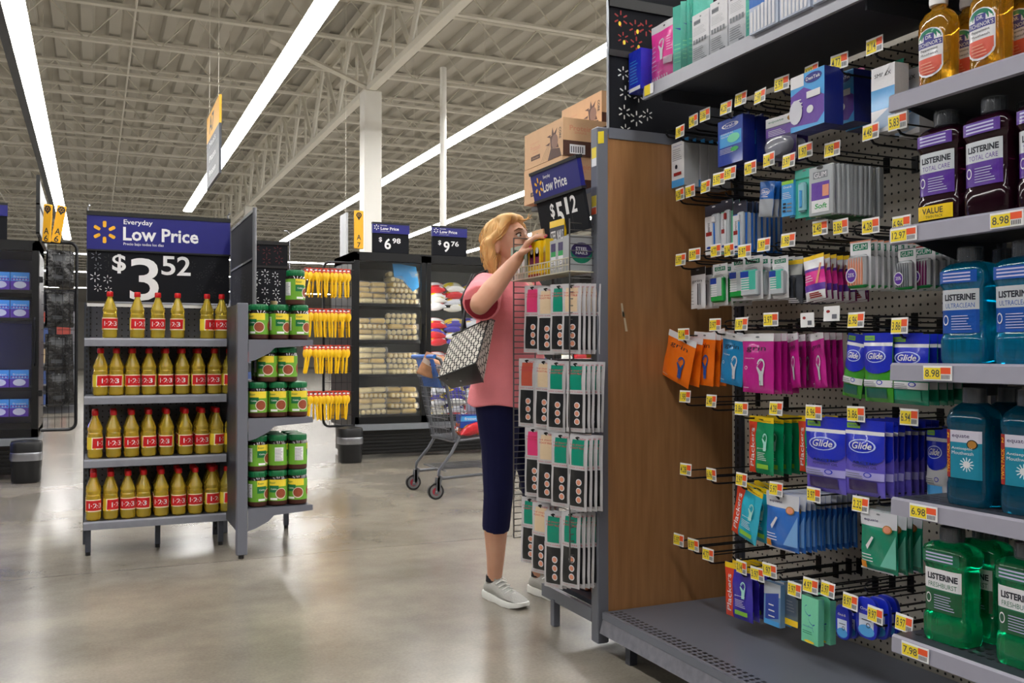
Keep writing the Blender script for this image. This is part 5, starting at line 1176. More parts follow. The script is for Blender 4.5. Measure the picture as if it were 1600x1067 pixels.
# ================================================================ ENDCAP AND SIDE RACK
ec = thing('endcap', 'dark grey endcap shelving behind the wood panel', 'shelving', (1.74, YP + .05, 0))
B().box((.0, .0, .03), (.87, .03, 1.75), greyd).obj('back_panel', ec, smooth=False)
for z in (.16, .62, 1.08, 1.45, 1.74): B().box((.0, .03, z - .02), (.87, .60 if z > 1.7 else .40, z), greyd).obj('shelf', ec, smooth=False)
b = B(); b.loft([[Vector(p) for p in ((-.04, y, zt - .05), (-.02, y, zt - .05), (-.02, y, zt), (-.04, y, zt))] for y, zt in ((.0, .15), (.42, .15))], grey); b.obj('base_bracket', ec, smooth=False)
B().rbox((-.045, .30, 0), (-.015, .33, .11), .003, grey).obj('leg', ec, smooth=False)
cop = M('copper_foil', (170, 95, 65), .3, .3, var=.3, scale=60)
for k in range(3):
    o = B().rbox((-.045, -.03, 0), (.045, .03, .12), .008, cop).obj('copper_pack'); o.location = (1.82 + .0 * k, 3.16 + k * .1, .161); o.rotation_euler = (0, 0, .1 * k); tag(o, 'copper coloured pack on the endcap base shelf, %s from the wood panel' % ORD[k], 'pack', 'copper packs on the endcap base')
def f_org(d): d.r(-.3, -.7, .3, -.2, whitef); d.lines(-.2, -.6, .2, -.3, 4, ink, .3)
for k, (y, z) in enumerate(((3.15, 1.24), (3.2, .78))):
    o = boxmesh(.12, .155, .06, amberb, f_org).obj('orange_box', smooth=False); o.location = (1.83, y, z); o.rotation_euler = RX; tag(o, 'orange box on the %s endcap shelf' % ('upper', 'lower')[k], 'box')
# protein boxes
kraft = M('kraft_peach', (224, 182, 140), .6); choc = M('chocolate_print', (84, 50, 38), .5)
def protein():
    t = thing('protein_box', '', 'box'); W, Dp, H = .20, .36, .15
    b = B(); b.box((0, 0, 0), (W, Dp, H), kraft)
    d = D(b, Dp, H, flat((0, Dp, 0), (0, -1, 0), (0, 0, 1), (-1, 0, 0)))
    d.t('Protein', .3, .52, .26, tan, .02, ht=.15, lay=1); d.t('SHAKE', .3, .38, .16, tan, .0, ht=.06, lay=1); d.t('HIGH PERFORMANCE', .28, .66, .24, tan, .0, ht=.04, lay=1); d.r(.18, .18, .42, .3, choc, lay=1); d.t('Chocolate', .3, .24, .18, kraft, .0, ht=.05, lay=2)
    [d.p(q, choc, lay=1) for q in ([(.62, 0), (.70, .3), (.92, .22), (.96, 0)], [(.70, .3), (.68, .62), (.80, .7), (.90, .25)], [(.68, .6), (.60, .66), (.70, .68)], [(.72, .66), (.74, .86), (.78, .66)], [(.78, .68), (.86, .8), (.82, .6)], [(.66, .4), (.56, .44), (.68, .48)])]; [d.p([(.44 + k * .05, .02), (.445 + k * .05, .02), (.62 + k * .02, .42), (.615 + k * .02, .42)], choc, lay=1) for k in range(4)]; d.e(.8, .45, .08, .2, M('milk_brown', (140, 100, 82), .4), lay=2); d.t('CORE', .93, .62, .3 * .42, ink, .03, ht=.12, rot=-PI / 2, lay=2)
    d = D(b, W, H, flat((0, 0, 0))); d.t('Protein', .4, .74, .5, tan, .03, ht=.14, lay=1); d.t('SHAKE', .4, .62, .28, tan, .0, ht=.06, lay=1); d.r(.0, .0, 1, .40, choc, lay=1); d.r(.15, .05, .5, .3, whitep, lay=2); d.p([(.7, .5), (.75, .7), (.8, .62), (.9, .85), (1, .9), (1, .5)], choc, lay=1)
    for i in range(6): d.r(.18 + i * .05, .08, .2 + i * .05, .25, ink, lay=3)
    b.obj('carton', t, smooth=False); B().box((0, Dp * .1, H), (W, Dp * .12, H + .0006), choc).obj('tape', t, smooth=False); return t
pr_ = protein(); fp = True
for x, y, z, l in ((1.70, 3.28, 1.742, 'lower protein shake carton half behind the tilted price sign'), (1.70, 3.275, 1.894, 'upper protein shake carton with chocolate splash on the endcap'), (1.915, 3.29, 1.742, 'protein shake carton in the lower layer, right column'), (1.915, 3.285, 1.894, 'protein shake carton in the upper layer beside the end post'), (1.92, 3.35, 2.046, 'topmost protein shake carton, highest of the endcap stack')):
    if fp: pr_.location = (x, y, z); pr_['label'] = l; pr_['group'] = 'protein shake cartons'; fp = False
    else: dup(pr_, loc=(x, y, z), label=l)
# 5.12 sign
sg = thing('price_sign', 'tilted price sign reading 5.12 above the side rack basket', 'sign', (1.655, 3.365, 1.56), (0, -.19, 0))
fnx = lambda o_: flat(o_, (0, -1, 0), (0, 0, 1), (-1, 0, 0))
b = B(); b.box((0, -.385, .0), (.012, 0, .155), signblk); d = D(b, 1, 1, fnx((-.0006, 0, 0)))
d.t('$', .125, .1, .035, whitep, .05, ht=.06, lay=1); d.t('5', .185, .078, .055, whitep, .05, ht=.10, lay=1); d.t('1', .245, .105, .024, whitep, .05, ht=.065, lay=1); d.t('2', .30, .105, .045, whitep, .05, ht=.065, lay=1)
for u in (.16, .22, .275): d.r(u, .0, u + .0015, .15, blackp, lay=1)
b.obj('price_board', sg, smooth=False)
b = B(); b.box((-.006, -.39, .155), (.012, .004, .268), navy); b.box((-.01, -.393, .26), (.016, .006, .272), blackp); b.box((-.008, -.393, .148), (.014, .006, .158), blackp); d = D(b, 1, 1, fnx((-.0065, 0, 0))); d.spark(.055, .208, .036, yellowm, w=.25, lay=1)
d.t('Everyday', .135, .236, .06, whitep, .03, ht=.016, lay=1); d.t('Low Price', .19, .2, .2, whitep, .05, ht=.042, lay=1); b.obj('header', sg, smooth=False)
b = B(); b.tube([(.015, -.2, .1), (.04, -.1, .1)], .008, blackp); b.obj('clip_arm', sg)
# side rack
RXf, RXb, RY0, RY1 = 1.60, 1.70, 3.03, 3.53
rk = thing('side_rack', 'tall grey wire side rack hung with foot care packs', 'rack', (0, 0, 0))
wirem = M('rack_wire', (120, 118, 118), .35, .7)
def gridside(y, z0, z1, x0=RXf, x1=RXb):
    b = B(); b.tube([(x0, y, z0), (x0, y, z1)], .003, wirem, n=5); b.tube([(x1, y, z0), (x1, y, z1)], .003, wirem, n=5)
    z = z0
    while z <= z1: b.tube([(x0, y, z), (x1, y, z)], .002, wirem, n=4); z += .0255
    return b
gridside(RY0, .335, 1.60, RXf, 1.735).obj('side_grid', rk); gridside(RY1, .335, 1.585).obj('side_grid', rk)
b = B()
z = .335
while z < 1.40: b.tube([(RXb, RY0, z), (RXb, RY1, z)], .002, wirem, n=4); z += .051
for y in (RY0 + .16, RY0 + .33): b.tube([(RXb, y, .335), (RXb, y, 1.40)], .003, wirem, n=5)
b.obj('back_grid', rk)
bz = 1.405
b = B()
for z in (bz, bz + .025, bz + .05): b.tube([(RXf - .005, RY0, z), (RXf - .005, RY1, z)], .0028, M('basket_cream', (205, 200, 180), .4, .3), n=5)
for i in range(21): y = RY0 + (RY1 - RY0) * i / 20; b.tube([(RXf - .005, y, bz + .05), (RXf - .005, y, bz), (RXb, y, bz)], .0022, MT['basket_cream'], n=4)
for y in (RY0, RY1): b.tube([(RXf - .005, y, bz), (RXb, y, bz)], .003, MT['basket_cream'], n=5)
b.obj('basket', rk)
# foot care packs
tealf = gm('sock_teal', (0, 140, 115)); sand = gm('sock_sand', (225, 200, 165)); rose = gm('sock_rose', (225, 60, 120)); rust = gm('sock_rust', (200, 90, 70)); blk = gm('sock_black', (28, 30, 34)); clrw = gm('pack_white', (196, 194, 198), bump=.3, bscale=50); redt = M('text_red', (200, 60, 80), .4)
def fsock(top):
    def f(d):
        d.r(-.3, -.40, .34, -.06, top, lay=1); d.r(-.36, -.94, .40, -.42, blk, lay=1); d.r(-.5, -.46, .5, -.40, clrw, lay=2); d.e(0, -.03, .1, .012, blackp, lay=2)
        d.t('THE SMARTY', 0, -.13, .8, redt, .03, ht=.022, lay=3); d.t('FOOT FILE', 0, -.17, .7, redt, .03, ht=.025, lay=3); d.t('EASY CARE', 0, -.43, .8, redt, .01, ht=.015, lay=3); d.t('NEW', .28, -.05, .3, redt, .03, ht=.025, lay=3)
        for k in range(3): d.e(.14, -.62 - k * .115, .15, .046, whitef, lay=3); d.e(.14, -.62 - k * .115, .11, .034, tan, lay=4)
        d.t('soft step', 0, -.965, .6, redt, .0, ht=.012, lay=3)
    return f
SK = [[(824, 446, 842, 551, rose, 3), (845, 448, 863, 554, sand, 4), (865, 444, 884, 552, tealf, 4), (884, 443, 904, 553, sand, 5)],
      [(815, 560, 834, 667, rust, 4), (843, 562, 858, 669, sand, 2), (857, 564, 884, 674, tealf, 4), (889, 565, 912, 675, tealf, 5)],
      [(827, 668, 841, 776, rose, 4), (844, 673, 865, 785, sand, 3), (866, 677, 888, 792, tealf, 3), (890, 680, 918, 798, tealf, 4)],
      [(820, 777, 838, 880, tealf, 2), (835, 786, 856, 896, sand, 3), (853, 800, 878, 918, tealf, 3), (881, 800, 905, 918, tealf, 5)]]
for r, row in enumerate(SK):
    for i, (a, t0, c, b0, mm, n) in enumerate(row):
        Xf = 1.612 + .004 * (i % 2); um = (a + c) / 2
        yc, zt = onX(um, t0, Xf); _, zb = onX(um, b0, Xf)
        H = (zt - zb); o = None
        hy = B(); hy.tube([(Xf - .012, 0, .004), (Xf, 0, -.006), (RXb, 0, -.006)], .003, black, n=5); hh = hy.obj('prong', rk); hh.location = (0, yc, zt - .012)
        for k in range(n):
            lab = 'white foot care pack with %s top, %s column of the %s rack row, %s on its hook' % ({'sock_teal': 'teal', 'sock_sand': 'sand', 'sock_rose': 'rose', 'sock_rust': 'rust'}[mm.name], ORD[i], rn_[r], ORD[k])
            lab = '%s topped foot care pack, column %s, %s rack row, %s on its hook' % ({'sock_teal': 'teal', 'sock_sand': 'sand', 'sock_rose': 'rose', 'sock_rust': 'rust'}[mm.name], ('one', 'two', 'three', 'four')[i], rn_[r], ORD[k])
            loc = (Xf + k * .019, yc - .002 * k, zt); rot = (0, .02 + random.uniform(-.015, .015), -PI / 2 + .42 + random.uniform(-.06, .06))
            if k == 0: o = bagmesh(.088, H, .012, clrw, fsock(mm), flatness=.02).obj('foot_care_pack'); o.location = loc; o.rotation_euler = rot; tag(o, lab, 'foot care pack', 'foot care packs on the side rack')
            else: dup(o, loc=loc, rot=rot, label=lab)
# basket goods
def f_nail(d):
    d.r(-.5, -1, .5, 0, M('mint_grey_card', (165, 180, 165), .35), lay=1)
    for k in range(3): d.r(-.35 + k * .27, -.45, -.17 + k * .27, -.12, gumg, lay=2); d.r(-.33 + k * .27, -.82, -.19 + k * .27, -.42, whitef, lay=3); d.e(-.26 + k * .27, -.3, .08, .06, mint, lay=3)
def f_yel(d):
    for k in range(2): d.e(-.22 + k * .45, -.32, .17, .14, blackp, lay=1); d.r(-.39 + k * .45, -.7, -.05 + k * .45, -.32, plum, lay=1); d.e(-.22 + k * .45, -.27, .12, .09, whitef, lay=2)
    d.r(-.5, -1, .5, -.92, lit_print_red, lay=2)
def f_steel(d):
    for k in range(2): d.r(-.42 + k * .5, -.35, -.1 + k * .5, -.1, dkpurp, lay=1); d.r(-.42 + k * .5, -.5, -.1 + k * .5, -.35, gumb, lay=1); d.r(-.42 + k * .5, -.9, -.1 + k * .5, -.5, whitef, lay=1); d.k = 2; d.lines(-.38 + k * .5, -.85, -.14 + k * .5, -.55, 4, greyt, .3)
def f_lon(d): d.e(0, -.5, .46, .44, gumg, lay=1, n=20); d.t('I ON', 0, -.38, .5, whitef, .04, ht=.2, lay=2); d.t('NAILS', .02, -.68, .6, whitef, .04, ht=.18, lay=2)
def f_sn(d): d.r(-.5, -.45, .5, -.12, ink, lay=1); d.t('STEEL NAILS', 0, -.28, .85, whitef, .03, ht=.18, lay=2); d.r(-.5, -1, .5, -.5, M('olive_print', (140, 150, 80), .4), lay=1)
def bask(px, X, T, col, f, label, rz=-PI / 2, tilt=0, side=None, zb=bz + .004):
    a, t0, c = px; um = (a + c) / 2; yc, zt = onX(um, t0, X); ya, _ = onX(a, 400, X); yb_, _ = onX(c, 400, X)
    o = boxmesh(abs(ya - yb_), zt - zb, T, col, f, side=side).obj('nail_care_box', smooth=False); o.location = (X, yc, zt); o.rotation_euler = (0, tilt, rz); tag(o, label, 'box', None); return o
mg = M('mint_grey_side', (150, 165, 152), .4); sil = M('silver_card', (168, 170, 172), .3)
bask((808, 385, 834), 1.645, .03, mg, f_nail, 'mint grey nail care tray box at the far end of the basket')
bask((836, 378, 855), 1.64, .03, yel, f_yel, 'yellow nail care box with two windows, left of the yellow pair')
bask((857, 374, 868), 1.645, .03, yel, f_yel, 'yellow nail care box turned beside the silver box', rz=-PI / 2 - .3)
bask((870, 375, 893), 1.64, .03, sil, f_steel, 'silver nail care box with green and navy labels in the basket')
bask((834, 360, 852), 1.652, .010, kraft, f_lon, 'box with green oval sticker held near the woman hand')
bask((862, 344, 885), 1.652, .009, yel, f_sn, 'tall yellow nail box with black STEEL NAILS band', tilt=0)
def f_st2(d): d.r(-.5, -1, .5, 0, sil, lay=1); d.e(.0, -.5, .46, .3, gumg, lay=2, n=20); d.e(.0, -.42, .44, .22, dkpurp, lay=3, n=20); d.t('STEEL', 0, -.38, .5, whitef, .04, ht=.1, lay=4); d.t('NAILS', 0, -.5, .5, whitef, .04, ht=.08, lay=4)
o = boxmesh(.10, .13, .05, sil, f_st2).obj('nail_care_box', smooth=False); o.location = (1.655, 3.09, bz + .136); o.rotation_euler = (0, 0, 0); tag(o, 'silver box with green and navy oval at the near end of the basket', 'box')

# ================================================================ VOXEL-SMOOTHED ORGANIC SHAPES
def vox(b, name, mat, size, parent=None, smooth=4, deform=None, factor=.5):
    me = bpy.data.meshes.new('tmp'); me.from_pydata(b.v, [], b.f); o = bpy.data.objects.new('tmp', me); COL.objects.link(o)
    m = o.modifiers.new('r', 'REMESH'); m.mode = 'VOXEL'; m.voxel_size = size
    m = o.modifiers.new('s', 'SMOOTH'); m.iterations = smooth; m.factor = factor
    dg = bpy.context.evaluated_depsgraph_get(); dg.update()
    r = bpy.data.meshes.new_from_object(o.evaluated_get(dg)); bpy.data.objects.remove(o); bpy.data.meshes.remove(me)
    if deform:
        for v in r.vertices: v.co = deform(v.co)
    r.materials.clear(); r.materials.append(mat); r.polygons.foreach_set('use_smooth', [True] * len(r.polygons)); r.name = name
    q = bpy.data.objects.new(name, r); COL.objects.link(q); q.parent = parent; return q
dummy = blackp
def caps(b, pts, rs, ends=True, n=14):
    for i in range(len(pts) - 1):
        b.tube([pts[i], pts[i + 1]], [rs[i], rs[i + 1]], dummy, n=n)
    for i, (p, r) in enumerate(zip(pts, rs)):
        if ends or 0 < i < len(pts) - 1: b.sphere(p, r, dummy, n=12)
def ell(b, c, rf, rr, rz, T):            # ellipsoid given in body axes, T maps (f, r, z) -> space
    b0 = B(); b0.sphere((0, 0, 0), 1, dummy, n=16)
    b.add([T(c[0] + v[0] * rf, c[1] + v[1] * rr, c[2] + v[2] * rz) for v in b0.v], b0.f, dummy)

# ================================================================ THE WOMAN
O = Vector((1.69, 3.78, 0))
FW, RW = Vector((.5, -.866, 0)), Vector((-.866, -.5, 0))
def WF(f, r, z): return FW * f + RW * r + Vector((0, 0, z))
wo = thing('person', 'blond woman in pink shirt and navy capri leggings reaching into the rack basket', 'person', O)
skin = bpy.data.materials.new('skin'); skin.use_nodes = True; nt, bs = nodes(skin)
nn = N(nt, 'ShaderNodeTexNoise'); nn.inputs['Scale'].default_value = 9; cr = N(nt, 'ShaderNodeValToRGB'); e = cr.color_ramp.elements; e[0].color = lin((198, 142, 114)) + (1,); e[1].color = lin((222, 172, 144)) + (1,)
tc = N(nt, 'ShaderNodeTexCoord'); nt.links.new(tc.outputs['Object'], nn.inputs['Vector']); nt.links.new(nn.outputs['Fac'], cr.inputs[0]); nt.links.new(cr.outputs[0], bs.inputs['Base Color'])
bs.inputs['Roughness'].default_value = .5; bs.inputs['Subsurface Weight'].default_value = .1; bs.inputs['Subsurface Radius'].default_value = (.01, .004, .002)
pink = M('shirt_coral_pink', (250, 148, 156), .85, spec=.2, bump=.25, bscale=260, var=.05)
lining = M('sleeve_dark_rose', (150, 30, 50), .85)
nav = M('legging_navy', (20, 22, 62), .8, spec=.2, bump=.15, bscale=300)
hairm = M('hair_blond', (222, 176, 112), .5, var=.3, scale=14, spec=.4)
P = lambda v: Vector(v) - O
shR, shL = WF(0, .165, 1.385), WF(0, -.165, 1.385)
elR = P((1.425, 3.475, 1.30)); wrR = P((1.575, 3.43, 1.492))
elL, wrL = WF(-.03, -.23, 1.11), WF(.10, -.22, .90)
hipR, hipL = WF(0, .085, .90), WF(0, -.085, .90)
knR, knL = P((1.632, 3.765, .48)), P((1.835, 3.80, .48))
anR, anL = P((1.648, 3.845, .085)), P((1.872, 3.845, .085))
HC = WF(.01, 0, 1.50)
hyaw, hpit = 0.10, .20
HM = Matrix.Translation(HC) @ Matrix.Rotation(hyaw, 4, 'Z') @ Matrix.Rotation(hpit, 4, RW) @ Matrix.Translation(-HC)
def HT(f, r, z): return HM @ WF(f, r, z)
body = B()
ell(body, (-.01, 0, .93), .105, .155, .12, WF); ell(body, (0, 0, 1.08), .09, .125, .13, WF); ell(body, (0, 0, 1.25), .105, .145, .15, WF)
caps(body, [shR, WF(0, 0, 1.37), shL], [.052, .07, .052]); caps(body, [WF(-.01, 0, 1.38), HT(.0, 0, 1.53)], [.058, .05])
for hp, kn, an, s_ in ((hipR, knR, anR, 1), (hipL, knL, anL, -1)):
    cf = kn.lerp(an, .36) - Vector((.0, -.012, 0)); caps(body, [hp, kn, cf, kn.lerp(an, .7), an], [.088, .055, .056, .042, .032])
caps(body, [shR, shR.lerp(elR, .5), elR], [.05, .046, .042]); caps(body, [elR, elR.lerp(wrR, .3), elR.lerp(wrR, .7), wrR], [.041, .045, .034, .025])
caps(body, [shL, shL.lerp(elL, .5), elL, elL.lerp(wrL, .3), wrL], [.05, .044, .038, .039, .024])
# head
ell(body, (.015, 0, 1.605), .096, .077, .10, HT); ell(body, (.04, 0, 1.555), .065, .062, .065, HT); ell(body, (.062, 0, 1.515), .038, .038, .028, HT)
ell(body, (.075, .034, 1.565), .028, .026, .03, HT); ell(body, (.075, -.034, 1.565), .028, .026, .03, HT); ell(body, (.088, 0, 1.632), .022, .05, .014, HT)
caps(body, [HT(.104, 0, 1.612), HT(.122, 0, 1.578), HT(.112, 0, 1.568)], [.008, .012, .012]); ell(body, (.116, .010, 1.567), .009, .008, .007, HT); ell(body, (.116, -.010, 1.567), .009, .008, .007, HT)
ell(body, (.098, 0, 1.541), .012, .022, .0065, HT); ell(body, (.096, 0, 1.531), .012, .019, .007, HT)
for s_ in (1, -1): ell(body, (.0, .08 * s_, 1.578), .018, .010, .032, HT); ell(body, (.002, .084 * s_, 1.552), .009, .007, .011, HT)
# hands
def hand(b, wr, d, nrm, side, curl=.5, sgn=1):
    d = d.normalized(); nrm = (nrm - d * nrm.dot(d)).normalized(); s = d.cross(nrm).normalized() * sgn
    for k in range(4): caps(b, [wr + s * (k - 1.5) * .010, wr + d * .085 + s * (k - 1.5) * .0205], [.016, .0125])
    tips = []
    for k, L_ in enumerate((.062, .074, .078, .07)):
        p0 = wr + d * .085 + s * (k - 1.5) * .0205; a1 = curl * .6; v1 = d * math.cos(a1) + nrm * math.sin(a1); p1 = p0 + v1 * L_ * .48
        a2 = a1 + curl * .8; v2 = d * math.cos(a2) + nrm * math.sin(a2); p2 = p1 + v2 * L_ * .32; a3 = a2 + curl * .5; v3 = d * math.cos(a3) + nrm * math.sin(a3); p3 = p2 + v3 * L_ * .25
        caps(b, [p0, p1, p2, p3], [.0098, .0088, .008, .007]); tips.append((p3, v3, nrm))
    t0 = wr + d * .03 - s * (-.024) * 1.0; t1 = t0 + (d * .6 + s * .75 + nrm * .3).normalized() * .038; t2 = t1 + (d * .85 + s * .25 + nrm * .35).normalized() * .03
    caps(b, [wr + d * .02, t0, t1, t2], [.015, .014, .0105, .0085]); tips.append((t2, d, nrm)); return tips
tips = hand(body, wrR, P((1.618, 3.36, 1.585)) - wrR, Vector((.35, .1, -.9)), 0, .55, -1)
hand(body, wrL, Vector((.1, -.1, -1)), RW, 0, .35, 1)
vox(body, 'body', skin, .0052, wo, smooth=3)
nailm = M('nail_pink', (225, 60, 130), .2)
for p, v, n_ in tips:
    b = B(); b.sphere((0, 0, 0), .0066, nailm, n=8, sc=(.9, 1.2, .5)); o = b.obj('fingernail', wo); o.location = p + v * .004 - n_ * .0045; o.rotation_euler = v.to_track_quat('Y', 'Z').to_euler()
# eyes, brows, lips
eyw = M('eye_white', (225, 220, 215), .2); iris = M('iris_grey_blue', (50, 62, 70), .2); browm = M('brow_brown', (150, 100, 66), .7); lipm = M('lip_rose', (190, 90, 90), .45); lashm = M('lash_dark', (60, 40, 34), .7)
for s_ in (1, -1):
    b = B(); b.sphere(HT(.0885, .032 * s_, 1.606), .0125, eyw, n=12); o = b.obj('eye', wo)
    b = B(); b.sphere(HT(.0985, .031 * s_, 1.606), .0052, iris, n=10); b.obj('iris', o)
    b = B(); b.tube([HT(.088, .050 * s_, 1.611), HT(.099, .040 * s_, 1.617), HT(.103, .030 * s_, 1.617), HT(.099, .019 * s_, 1.611)], .0022, lashm, n=5); b.obj('eyelash', wo)
    b = B(); b.tube([HT(.086, .057 * s_, 1.626), HT(.101, .040 * s_, 1.637), HT(.109, .018 * s_, 1.634)], [.0015, .0032, .003], browm, n=5); b.obj('eyebrow', wo)
b = B(); ell(b, (.1005, 0, 1.5405), .0115, .0215, .0045, HT); ell(b, (.0985, 0, 1.532), .0115, .0185, .005, HT); b.mats = [lipm]; b.m = [0] * len(b.f); b.obj('lips', wo)
# hair
hb = B()
ell(hb, (-.012, 0, 1.632), .098, .088, .092, HT); ell(hb, (-.045, 0, 1.585), .072, .085, .095, HT); ell(hb, (-.065, 0, 1.52), .045, .07, .06, HT)
ell(hb, (.052, .035, 1.692), .045, .045, .026, HT); ell(hb, (.058, -.02, 1.694), .042, .045, .024, HT); ell(hb, (.03, 0, 1.70), .06, .07, .028, HT)
for s_ in (1, -1):
    caps(hb, [HT(.055, .062 * s_, 1.68), HT(.035, .084 * s_, 1.64), HT(-.005, .092 * s_, 1.61)], [.022, .018, .02]); caps(hb, [HT(-.03, .082 * s_, 1.60), HT(-.04, .085 * s_, 1.53), HT(-.035, .075 * s_, 1.475)], [.032, .024, .012])
hair = vox(hb, 'hair', hairm, .006, wo, smooth=4)
rn = random.Random(4); sb_ = B(); me = hair.data; vs = [v for v in me.vertices]
top = HT(.01, .0, 1.725)
for i in range(260):
    v = rn.choice(vs); p = v.co.copy(); n_ = v.normal.copy(); d_ = (p - top); d_ = (d_ - n_ * d_.dot(n_))
    if d_.length < .01 or p.dot(FW) > .055 or p.z > 1.70: continue
    d_ = d_.normalized(); d_ = (d_ + Vector((0, 0, -.3))).normalized(); L_ = rn.uniform(.03, .065)
    sb_.tube([p - d_ * .01, p + d_ * L_ * .5 + n_ * rn.uniform(.002, .006), p + d_ * L_ + n_ * rn.uniform(-.006, .003)], [.0008, .0028, .0006], hairm, n=4, cap=False)
sb_.obj('hair_strands', hair)
# leggings
lg = B(); ell(lg, (-.012, 0, .93), .116, .167, .125, WF)
for hp, kn, an in ((hipR, knR, anR), (hipL, knL, anL)):
    cf = kn.lerp(an, .36) - Vector((.0, -.012, 0)); end = kn.lerp(an, .40) - Vector((0, -.011, 0)); end2 = kn.lerp(an, .41) - Vector((0, -.011, 0))
    mid = hp.lerp(kn, .5) + WF(.01, 0, 0)
    b_ = [hp, mid, kn, end]; r_ = [.103, .083, .066, .062]
    for i in range(3): lg.tube([b_[i], b_[i + 1]], [r_[i], r_[i + 1]], dummy, n=16)
    for i in range(3): lg.sphere(b_[i], r_[i], dummy, n=14)
vox(lg, 'leggings', nav, .007, wo, smooth=3)
# shirt
sh = B(); secs = []
for z, rs, rf, cf in ((.875, .212, .165, .0), (.90, .208, .160, .0), (1.0, .188, .148, 0), (1.10, .172, .138, 0), (1.2, .175, .142, .008), (1.28, .178, .142, .01), (1.34, .172, .125, .0), (1.385, .15, .10, -.005), (1.42, .10, .078, -.005), (1.445, .068, .066, -.005)):
    secs.append([WF(cf + rf * math.sin(a), rs * math.cos(a), z) for a in [2 * PI * k / 32 for k in range(32)]])
sh.loft(secs, dummy)
e9 = shR.lerp(elR, .80) - Vector((0, 0, .008)); sh.tube([shR, shR.lerp(elR, .5), e9], [.068, .076, .080], dummy, n=18); sh.sphere(shR, .068, dummy, n=14)
sh.tube([shL, shL.lerp(elL, .75)], [.066, .072], dummy, n=18); sh.sphere(shL, .066, dummy, n=14)
def folds(v):
    z = v.z; f = v.dot(FW); r = v.dot(RW); a = math.atan2(f, r)
    k = max(0, min(1, (1.3 - z) / .3)); amp = .006 * k
    q = math.sin(a * 7 + z * 9) * amp + math.sin(a * 4 - z * 14) * amp * .8 + .003 * math.sin(z * 40 + a * 3) * (1 if abs(z - 1.1) < .15 else .3)
    o_ = Vector((v.x, v.y, 0))
    if z > 1.34 or (r > .2 and z > 1.2): return v + Vector((0, 0, .003 * math.sin(v.x * 70 + v.y * 50)))
    return v + o_.normalized() * q + (Vector((0, 0, .006 * math.sin(a * 5))) if z < .9 else Vector())
shirt = vox(sh, 'shirt', pink, .0075, wo, smooth=3, deform=folds)
dv = (elR - shR).normalized(); b = B(); b.tube([e9 - dv * .01, e9 + dv * .0025], [.070, .069], lining, n=20); b.obj('sleeve_lining', shirt)
# shoes
shoem = M('shoe_pale_grey', (176, 175, 170), .8, bump=.4, bscale=240); solem = M('sole_white', (236, 236, 232), .5); lacem = M('lace_white', (235, 235, 230), .7)
def shoe(pos, ang):
    t = B(); xs = [(-.005, .020, .060, .02), (.01, .034, .088, .012), (.045, .038, .098, .012), (.085, .040, .098, .012), (.12, .044, .078, .012), (.16, .049, .064, .012), (.20, .050, .054, .013), (.235, .042, .044, .016), (.262, .026, .032, .02), (.272, .010, .026, .022)]
    secs = []
    for x, hw, zt, zb in xs:
        secs.append([Vector((x, hw * math.cos(a) * (1 if math.sin(a) < 0 else (1 - .35 * math.sin(a))), zb + (zt - zb) * (math.sin(a) * .5 + .5) ** .8)) for a in [2 * PI * k / 16 for k in range(16)]])
    t.loft(secs, shoem); u = t.obj('shoe', wo, ang=1.2); u.location = pos; u.rotation_euler = (0, 0, ang)
    t = B(); secs = []
    for x, hw, z0, z1 in ((-.012, .018, .012, .034), (0, .034, .004, .036), (.05, .038, 0, .032), (.11, .042, .002, .026), (.17, .052, 0, .026), (.22, .049, .002, .026), (.262, .032, .010, .030), (.280, .012, .018, .032)):
        secs.append([Vector((x, -hw, z0)), Vector((x, hw, z0)), Vector((x, hw * 1.06, (z0 + z1) / 2)), Vector((x, hw, z1)), Vector((x, -hw, z1)), Vector((x, -hw * 1.06, (z0 + z1) / 2))])
    t.loft(secs, solem); t.obj('sole', u, ang=1.0)
    t = B()
    for k in range(5):
        x = .10 + k * .022; z = .090 - k * .0095
        t.tube([(x, -.03, z - .010), (x + .006, 0, z + .004), (x, .03, z - .010)], .0042, lacem, n=5)
        t.tube([(x, -.026, z - .012), (x + .018, .026, z - .018)], .0022, lacem, n=5)
    t.tube([(.09, 0, .094), (.08, .02, .098), (.095, .035, .088)], .0025, lacem, n=5); t.obj('laces', u)
    t = B(); t.rbox((.062, -.022, .085), (.082, .022, .122), .004, shoem); t.obj('tongue', u)
    t = B(); t.tube([(.045, 0, .08), (.045, 0, .108)], [.037, .036], M('sock_dark', (30, 30, 34), .8), n=14); t.obj('sock', u)
fa = math.atan2(-.95, .22)
fd = Vector((math.cos(fa), math.sin(fa), 0))
shoe(anR - fd * .05 - Vector((0, 0, anR.z)), fa); shoe(anL - fd * .05 - Vector((0, 0, anL.z)), fa + .05)

# ================================================================ HANDBAG
bagp = bpy.data.materials.new('bag_circle_pattern'); bagp.use_nodes = True; nt, bs = nodes(bagp)
uv = N(nt, 'ShaderNodeUVMap'); sp = N(nt, 'ShaderNodeSeparateXYZ'); nt.links.new(uv.outputs[0], sp.inputs[0])
U, V = sp.outputs[0], sp.outputs[1]
def elld(au, av, pu, pv, ou, ov, ru, rv):
    fu = mathn(nt, 'SUBTRACT', mathn(nt, 'FRACT', mathn(nt, 'MULTIPLY_ADD', au, 1 / pu, ou)), .5); fv = mathn(nt, 'SUBTRACT', mathn(nt, 'FRACT', mathn(nt, 'MULTIPLY_ADD', av, 1 / pv, ov)), .5)
    a = mathn(nt, 'MULTIPLY', fu, pu / ru); c = mathn(nt, 'MULTIPLY', fv, pv / rv)
    return mathn(nt, 'LESS_THAN', mathn(nt, 'ADD', mathn(nt, 'MULTIPLY', a, a), mathn(nt, 'MULTIPLY', c, c)), 1)
